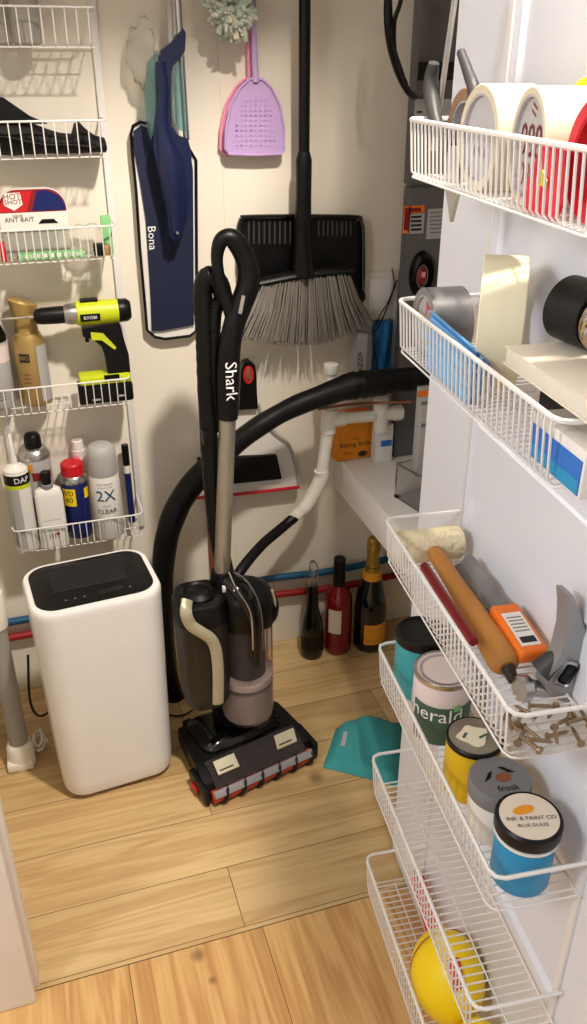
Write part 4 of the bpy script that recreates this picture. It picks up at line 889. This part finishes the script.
t = thing('shears', 'dark handled shears standing point down in the top door basket', 'shears', D(.20, .09, zb1))
nA = .088
m = MB('dark_grey'); m.tube([DP(446, 150, nA), DP(437, 125, nA), DP(432, 100, nA), DP(431, 80, nA), DP(434, 63, nA)], [.005, .007, .0085, .008, .006], 12, 5); part('handle', m, t, world=True)
m = MB('dark_grey'); m.tube([DP(455, 145, nA-.006), DP(470, 112, nA-.006), DP(474, 92, nA-.006), DP(468, 72, nA-.006), DP(461, 52, nA-.006)], [.005, .006, .0065, .0055, .0045], 12, 5); part('handle', m, t, world=True)
m = MB('steel'); m.slab([DP(446, 146, nA), DP(455, 146, nA), DP(458, 190, nA), DP(450, 222, nA), DP(445, 188, nA)], tuple(DN*-.004)); part('blades', m, t, world=True)
m = MB('steel'); m.tube([DP(433, 150, .078), DP(459, -30, .080)], .0032, 12)
solo('steel_rod', m, 'slim bright steel rod standing in the far end of the top door basket', 'rod')

zb2 = DRZ[1][0]-DRZ[1][1]+.003
roll('duct_tape', 'silver duct tape roll at the far end of the second door basket', D(.236, .0735, zb2+.0405), AXN, .0400, .030, .048, 'tape_silver', 'light_grey', disc='light_grey', txt=[('3M', .024, -.012, .016, 0)], tm='red')
br = R(30.0); roll('masking_tape', 'large cream masking tape roll standing on edge in the second door basket', D(.353, .057, zb2+.069), V((-math.cos(br), math.sin(br), 0)), .0685, .05, .045, 'tape_cream')
t = thing('blue_masks', 'bundle of folded sky blue masks in the second door basket', 'masks', D(.32, .09, zb2))
for k in range(4):
    m = MB('sky_blue' if k % 2 == 0 else 'blue')
    m.grid(lambda u_, v_: D(.280+.125*u_+.006*k*v_, .1065-.0035*k*(1-.3*v_)+.0018*math.sin(26*v_+k), zb2+.001+(.060-.004*k)*v_+.006*(1-u_)*v_), 10, 20, tuple(DN*-.003)); part('mask', m, t, world=True)
m = MB('clear_bag'); m.ell(D(.40, .101, zb2+.026), (.006, .040, .024), 18, 12, fn=lambda q: 1+.12*math.sin(9*q.x+6*q.z+4*q.y)); solo('clear_pouch', m, 'crumpled clear pouch beside the blue masks in the second door basket', 'bag')
t = thing('small_notebook', 'cream covered pad lying flat on top of the second door basket items', 'pad', D(.557, .052, 1.1815), DR)
m = MB('book'); m.box((0, 0, .011), (.095, .19, .014), .001); part('pages', m, t)
m = MB('book'); m.box((0, 0, .0188), (.098, .194, .0016), .0006); m.box((0, 0, .0032), (.098, .194, .0016), .0006); part('cover', m, t)
t = thing('blue_carton', 'flat white carton with a blue face sticking out of the second door basket', 'box', D(.578, .084, zb2), DR)
m = MB('white'); m.box((0, 0, .021), (.036, .092, .042), .001); part('carton', m, t)
m = MB('blue'); m.box((-.0186, 0, .0175), (.0008, .086, .030)); m.use('paint_blue'); m.box((-.0190, 0, .009), (.0006, .086, .012)); part('printed_face', m, t)
t = thing('black_case', 'small black case under the cream pad in the second door basket', 'case', D(.53, .034, zb2), DR)
m = MB('black'); m.box((0, 0, .0255), (.052, .14, .051), .004); part('shell', m, t)
m = MB('tinted_grey'); m.box((-.0265, 0, .03), (.002, .03, .014), .0008); part('clasp', m, t)
zk = 1.1815+.0206
roll('electrical_tape', 'black tape roll standing on the cream pad against the door', D(.478, .036, zk+.0305), -DU+DN*-.25, .0295, .021, .044, 'black', 'white')
roll('patterned_tape', 'multicoloured patterned tape roll standing on the cream pad', D(.532, .034, zk+.0295), -DU+DN*.2, .0285, .016, .034, 'tape_pattern', 'gold', disc='tape_pattern')

zb3 = DRZ[2][0]-DRZ[2][1]+.003
t = thing('paint_roller_cover', 'fuzzy cream paint roller cover lying across the far end of the third door basket', 'paint roller', D(.218, .057, zb3))
m = MB('roller'); p0_, p1_ = D(.218, .012, zb3+.024), D(.218, .104, zb3+.024); m.tube([p0_, p0_+(p1_-p0_)*.05, p0_+(p1_-p0_)*.95, p1_], [.020, .0235, .0235, .020], 28); part('nap', m, t, world=True)
m = MB('white'); m.tube([p1_, p1_+DN*.001], .012, 20); part('core', m, t, world=True)
t = thing('wooden_tool', 'worn wooden tool handle lying lengthwise in the third door basket', 'handle', D(.35, .066, zb3))
hz = lambda s_, n_, z_: D(s_, n_, z_)
A_, B_ = DP(434, 551, .060), DP(508, 668, .060)
m = MB('handle_wood'); m.tube([A_, A_*.97+B_*.03, A_*.7+B_*.3, A_*.4+B_*.6, A_*.1+B_*.9, A_*.03+B_*.97, B_], [.006, .0115, .0125, .0155, .0185, .017, .011], 20, 4, squash=.9); part('grip', m, t, world=True)
m = MB('vac_brown'); m.tube([B_, B_+(B_-A_).normalized()*.016+V((0, 0, -.004))], [.008, .006], 12); part('ferrule', m, t, world=True)
m = MB('dark_red'); A2, B2 = DP(424, 566, .090), DP(474, 642, .090); m.tube([A2, (A2+B2)/2+V((0, 0, -.001)), B2], .0062, 6); solo('red_bar', m, 'dark red bar lying along the front of the third door basket', 'bar')
m = MB('mid_grey'); m.grid(lambda u_, v_: D(.262+.16*u_, .006+.030*v_, zb3+.010+.020*math.sin(math.pi*min(.9, v_+.1))*(1-.3*u_)+.002*math.sin(u_*20)), 16, 8, (0, 0, -.008)); solo('grey_rag', m, 'folded grey rag lying against the door in the third door basket', 'rag')
t = thing('utility_knife_case', 'orange plastic case with a white label in the third door basket', 'case', D(.44, .03, zb3))
A3, B3 = DP(506, 614, .028), DP(531, 652, .028); d3 = (B3-A3).normalized()
X3 = axis_frame((A3+B3)/2, d3)
m = MB('orange'); m.X = X3; m.box((0, 0, 0), ((B3-A3).length+.02, .036, .018), .005, 3); part('case_body', m, t, world=True)
m = MB('white'); m.X = X3; m.box((.004, .0, .0094), ((B3-A3).length*.85, .024, .0006)); m.use('lettering_dark'); m.box(((B3-A3).length*.34, 0, .0099), (.010, .018, .0004)); m.use('mid_grey')
for i in range(5): m.box((-.016+i*.006, .0, .0099), (.0016, .018, .0004))
part('label', m, t, world=True)
t = thing('claw_hammer', 'steel claw hammer head with a curved claw rising from the third door basket', 'hammer', D(.53, .04, zb3))
YH = .602
m = MB('hammer_steel'); cl_ = [(567, 595), (573, 595), (580, 612), (588, 640), (597, 664), (600, 690), (588, 702), (566, 703), (551, 697), (545, 687), (551, 672), (561, 655), (567, 630), (568, 610)]
m.slab([W(x, y, YH) for x, y in cl_][::-1], (0, .020, 0)); part('claw', m, t, world=True)
m = MB('dark_grey'); m.tube([W(560, 655, YH+.012), W(541, 672, YH+.014)], [.012, .0145], 16); part('neck', m, t, world=True)
m = MB('steel'); m.tube([W(549, 690, YH+.010), W(532, 688, YH+.012), W(527, 688, YH+.012), W(519, 689, YH+.012)], [.010, .009, .0145, .0145], 20); part('striking_face', m, t, world=True)
m = MB('steel'); ce = W(566, 673, YH-.001); X4 = MX.Translation(ce) @ MX.Rotation(R(28), 4, 'Y'); m.X = X4; m.box((0, 0, 0), (.021, .004, .033), .005, 2); m.use('black'); m.box((0, -.002, 0), (.014, .002, .024), .003, 2); part('eye_wedge', m, t, world=True)
# loose screws
rnd = random.Random(5)
t0 = thing('screw', 'small brass coloured screw lying in the near end of the third door basket', 'screw', D(.58, .05, zb3+.003), 0, 'loose screws in the third door basket')
m = MB('screw'); m.lathe([(.0042, 0), (.0045, .0012), (.0022, .0025), (.0020, .022), (.0005, .026)], ax='x', n=10, c=(-.013, 0, .0028)); sh_ = part('shank', m, t0)
for i in range(17):
    c = t0.copy(); COL.objects.link(c); ch = sh_.copy(); COL.objects.link(ch); ch.parent = c
    p = D(rnd.uniform(.545, .592), rnd.uniform(.016, .096), zb3+.003+.0045*(i % 3)); c.location = p; c.rotation_euler = (0, 0, rnd.uniform(0, 6.28))
m = MB('clear_bag'); m.grid(lambda u_, v_: D(.535+.065*u_, .008+.095*v_, zb3+.0008+.0004*math.sin(u_*9+v_*7)), 8, 8, (0, 0, -.0005)); solo('clear_sheet', m, 'clear plastic sheet under the loose screws in the third door basket', 'sheet')

# cans
zb4 = DRZ[3][0]-DRZ[3][1]+.003
def tin(name, label, s_, n_, r_, h, body, rim='steel', rz=0):
    t = thing(name, label, 'paint can', D(s_, n_, zb4), rz, 'paint cans in the fourth door basket')
    m = MB(body); m.lathe([(r_*.985, 0), (r_, .002), (r_, h-.002), (r_*.99, h)], n=36); part('can_body', m, t); return t
t = tin('paint_can', 'teal paint can with a black lid, farthest along the fourth door basket', .231, .062, .0375, .094, 'teal')
m = MB('black'); m.lathe([(.0385, .088), (.0388, .09), (.0388, .100), (.036, .102), (.033, .0985), (.002, .0985)], n=36); part('lid', m, t)
m = MB('light_grey'); patch(m, .0375, .012, .04, -10, 40); m.use('mid_grey')
for i in range(4): patch(m, .0377, .017+.006*i, .0185+.006*i, -6, 34)
part('label', m, t)
t = tin('paint_can', 'pale pink and dark green paint can lettered Emerald beside the teal can', .318, .062, .040, .098, 'pink_white')
m = MB('green_dark'); patch(m, .040, .0, .064, -88, 88, 24); m.use('green'); patch(m, .0402, .058, .068, -4, 10); part('label', m, t)
m = MB('lettering_white'); m.text('Emerald', .031, wrap(.0412, .050, -54)); part('lettering', m, t)
m = MB('steel'); m.lathe([(.0405, .094), (.0412, .096), (.0412, .100), (.039, .101), (.038, .097), (.034, .096), (.033, .099), (.03, .099), (.029, .0965), (.002, .0965)], n=40); part('lid', m, t)
t = tin('paint_can', 'yellow paint can with a smeared lid, beside the grey lidded jar', .4, .064, .0345, .080, 'yellow_paint')
t.location = D(.432, .064, zb4)
m = MB('black'); m.lathe([(.0352, .077), (.0358, .079), (.0358, .083), (.0345, .0845), (.0335, .083)], n=36); part('rim', m, t)
m = MB('champagne_metal'); m.lathe([(.0325, .082), (.0325, .0842), (.030, .0842), (.029, .0835), (.002, .0835)], n=36); m.use('tape_cream'); m.prism([(.019*math.cos(a)*(1+.25*math.sin(3*a)), .017*math.sin(a)*(1+.2*math.cos(4*a))) for a in [i*.35 for i in range(18)]], 0, .0008, lambda u_, v_, q: V((u_-.002, v_, .0836+q)))
m.use('green_dark'); m.box((-.012, .004, .0847), (.010, .003, .0006), rot=(0, 0, 40)); m.box((.009, -.004, .0847), (.012, .003, .0006), rot=(0, 0, 15)); part('lid', m, t)
t = thing('paint_jar', 'white jar with a grey screw lid in the fourth door basket', 'jar', D(.500, .060, zb4), 0, 'paint jars in the fourth door basket')
m = MB('white'); m.lathe([(.032, 0), (.0345, .004), (.0345, .056), (.033, .062)], n=36); part('jar_body', m, t)
m = MB('mid_grey'); m.lathe([(.0365, .058), (.0372, .06), (.0372, .077), (.0355, .080), (.002, .0805)], n=40); part('lid', m, t)
m = MB('black'); m.text('frosk', .0125, flattop(.0, -.018, .0812, -8)); m.slab([V((-.022, -.002, .0811)), V((-.012, .002, .0811)), V((-.005, .012, .0811)), V((-.012, .009, .0811))], (0, 0, .0003)); m.slab([V((.004, .015, .0811)), V((.010, .014, .0811)), V((.020, .002, .0811)), V((.012, .004, .0811))], (0, 0, .0003)); m.use('copper'); m.prism([(.010*math.cos(a), .007*math.sin(a)) for a in [i*.4 for i in range(16)]], 0, .0003, lambda u_, v_, q: V((u_+.003, v_-.001, .0809+q))); part('marker_writing', m, t)
t = thing('paint_jar', 'bright blue paint jar with a black rimmed white lid in the fourth door basket', 'jar', D(.5715, .060, zb4+.009), 0, 'paint jars in the fourth door basket')
m = MB('paint_blue'); m.lathe([(.031, -.009), (.0335, -.005), (.0335, .056), (.032, .06)], n=36); part('jar_body', m, t)
m = MB('clear'); m.lathe([(.034, .0585), (.0358, .060), (.0358, .066), (.034, .067)], n=36); m.use('white'); m.lathe([(.0345, .060), (.0362, .0612), (.0362, .0645), (.0345, .066)], n=36); part('neck_ring', m, t)
m = MB('black'); m.lathe([(.0362, .067), (.037, .069), (.037, .083), (.0345, .0855), (.0325, .0845)], n=40); part('lid_rim', m, t)
m = MB('label_cream'); m.lathe([(.0325, .080), (.0325, .0848), (.001, .085)], n=40); part('lid', m, t)
m = MB('lettering_dark'); m.text('INK & PAINT CO', .0075, flattop(.0, -.004, .0856, -14)); m.text('BLUE GLAZE', .0062, flattop(-.003, -.013, .0856, -14)); m.use('label_orange'); m.prism([(.013*math.cos(a), .006*math.sin(a)) for a in [i*.4 for i in range(16)]], 0, .0002, lambda u_, v_, q: V((u_-.002, v_+.009, .0854+q))); part('lettering', m, t)

# bottom basket
zb6 = DRZ[5][0]-DRZ[5][1]+.003
t = thing('yellow_ball', 'squashed round yellow plastic ball with a thin brown seam in the lowest door basket', 'ball', D(.43, .056, zb6))
Xb = MX.Translation(D(.43, .056, zb6+.072)) @ MX.Rotation(R(DR), 4, 'Z')
m = MB('yellow'); m.X = Xb; m.ell((0, 0, 0), (.054, .067, .069), 32, 20); part('shell', m, t, world=True)
m = MB('copper'); m.X = Xb; m.tube([(.0543*math.cos(a)*.94, .022+.008*math.sin(a), .0718*math.sin(a)*.93) for a in [i*math.pi/16 for i in range(17)]], .0009, 6); part('seam', m, t, world=True)
m = MB('red'); m.X = Xb; m.grid(lambda u_, v_: V((lambda x, y: (x, y, .0715*math.sqrt(max(0, 1-(x/.051)**2-(y/.07)**2))+.0012))(-.014+.018*u_, -.052+.034*v_)), 6, 6); part('sticker', m, t, world=True)
m = MB('yellow'); m.ell(D(.527, .050, zb6+.052), (.036, .030, .052), 24, 16); solo('yellow_float', m, 'smaller yellow rounded piece at the near end of the lowest door basket', 'ball')
t = thing('red_torch', 'red tube shaped item with a silver tip lying in the lowest door basket', 'tube', D(.27, .03, zb6))
qa, qb = D(.212, .022, zb6+.014), D(.352, .034, zb6+.014)
m = MB('crimson'); m.tube([qa, qb], [.012, .0135], 18); part('barrel', m, t, world=True)
m = MB('steel'); m.tube([qa-(qb-qa).normalized()*.014, qa], [.007, .009], 16); part('tip', m, t, world=True)

# details that ride on a part of their thing
def sub(root, pairs):
    for child, par in pairs:
        ps = [o for o in bpy.data.objects if o.parent == root and o.name.split('.')[0] == par]
        for o in [o for o in bpy.data.objects if o.parent == root and o.name.split('.')[0] == child]: o.parent = ps[0]
for o in [o for o in bpy.data.objects if o.parent is None]:
    k = o.name.split('.')[0]
    if k == 'upright_vacuum': sub(o, [('lettering', 'handle'), ('release_button', 'handle'), ('dust_load', 'dust_cup'), ('grip_trim', 'front_grip'), ('badge', 'head_shell'), ('wheel', 'head_shell'), ('side_clip', 'head_shell'), ('housing_trim', 'motor_housing'), ('hose_clip', 'suction_hose')])
    if k == 'cordless_drill': sub(o, [('lettering', 'name_plate'), ('trigger', 'grip'), ('trigger_accent', 'grip')])
    if k == 'mop_pad_board': sub(o, [('lettering', 'board')])
    if k == 'ant_bait_box': sub(o, [('lettering', 'card'), ('print', 'card')])
    if k == 'paint_can': sub(o, [('lettering', 'label')])
    if k == 'dehumidifier': sub(o, [('control_display', 'top_panel')])
    if k == 'caulk_tube': sub(o, [('band', 'cartridge'), ('brand_band', 'cartridge')])
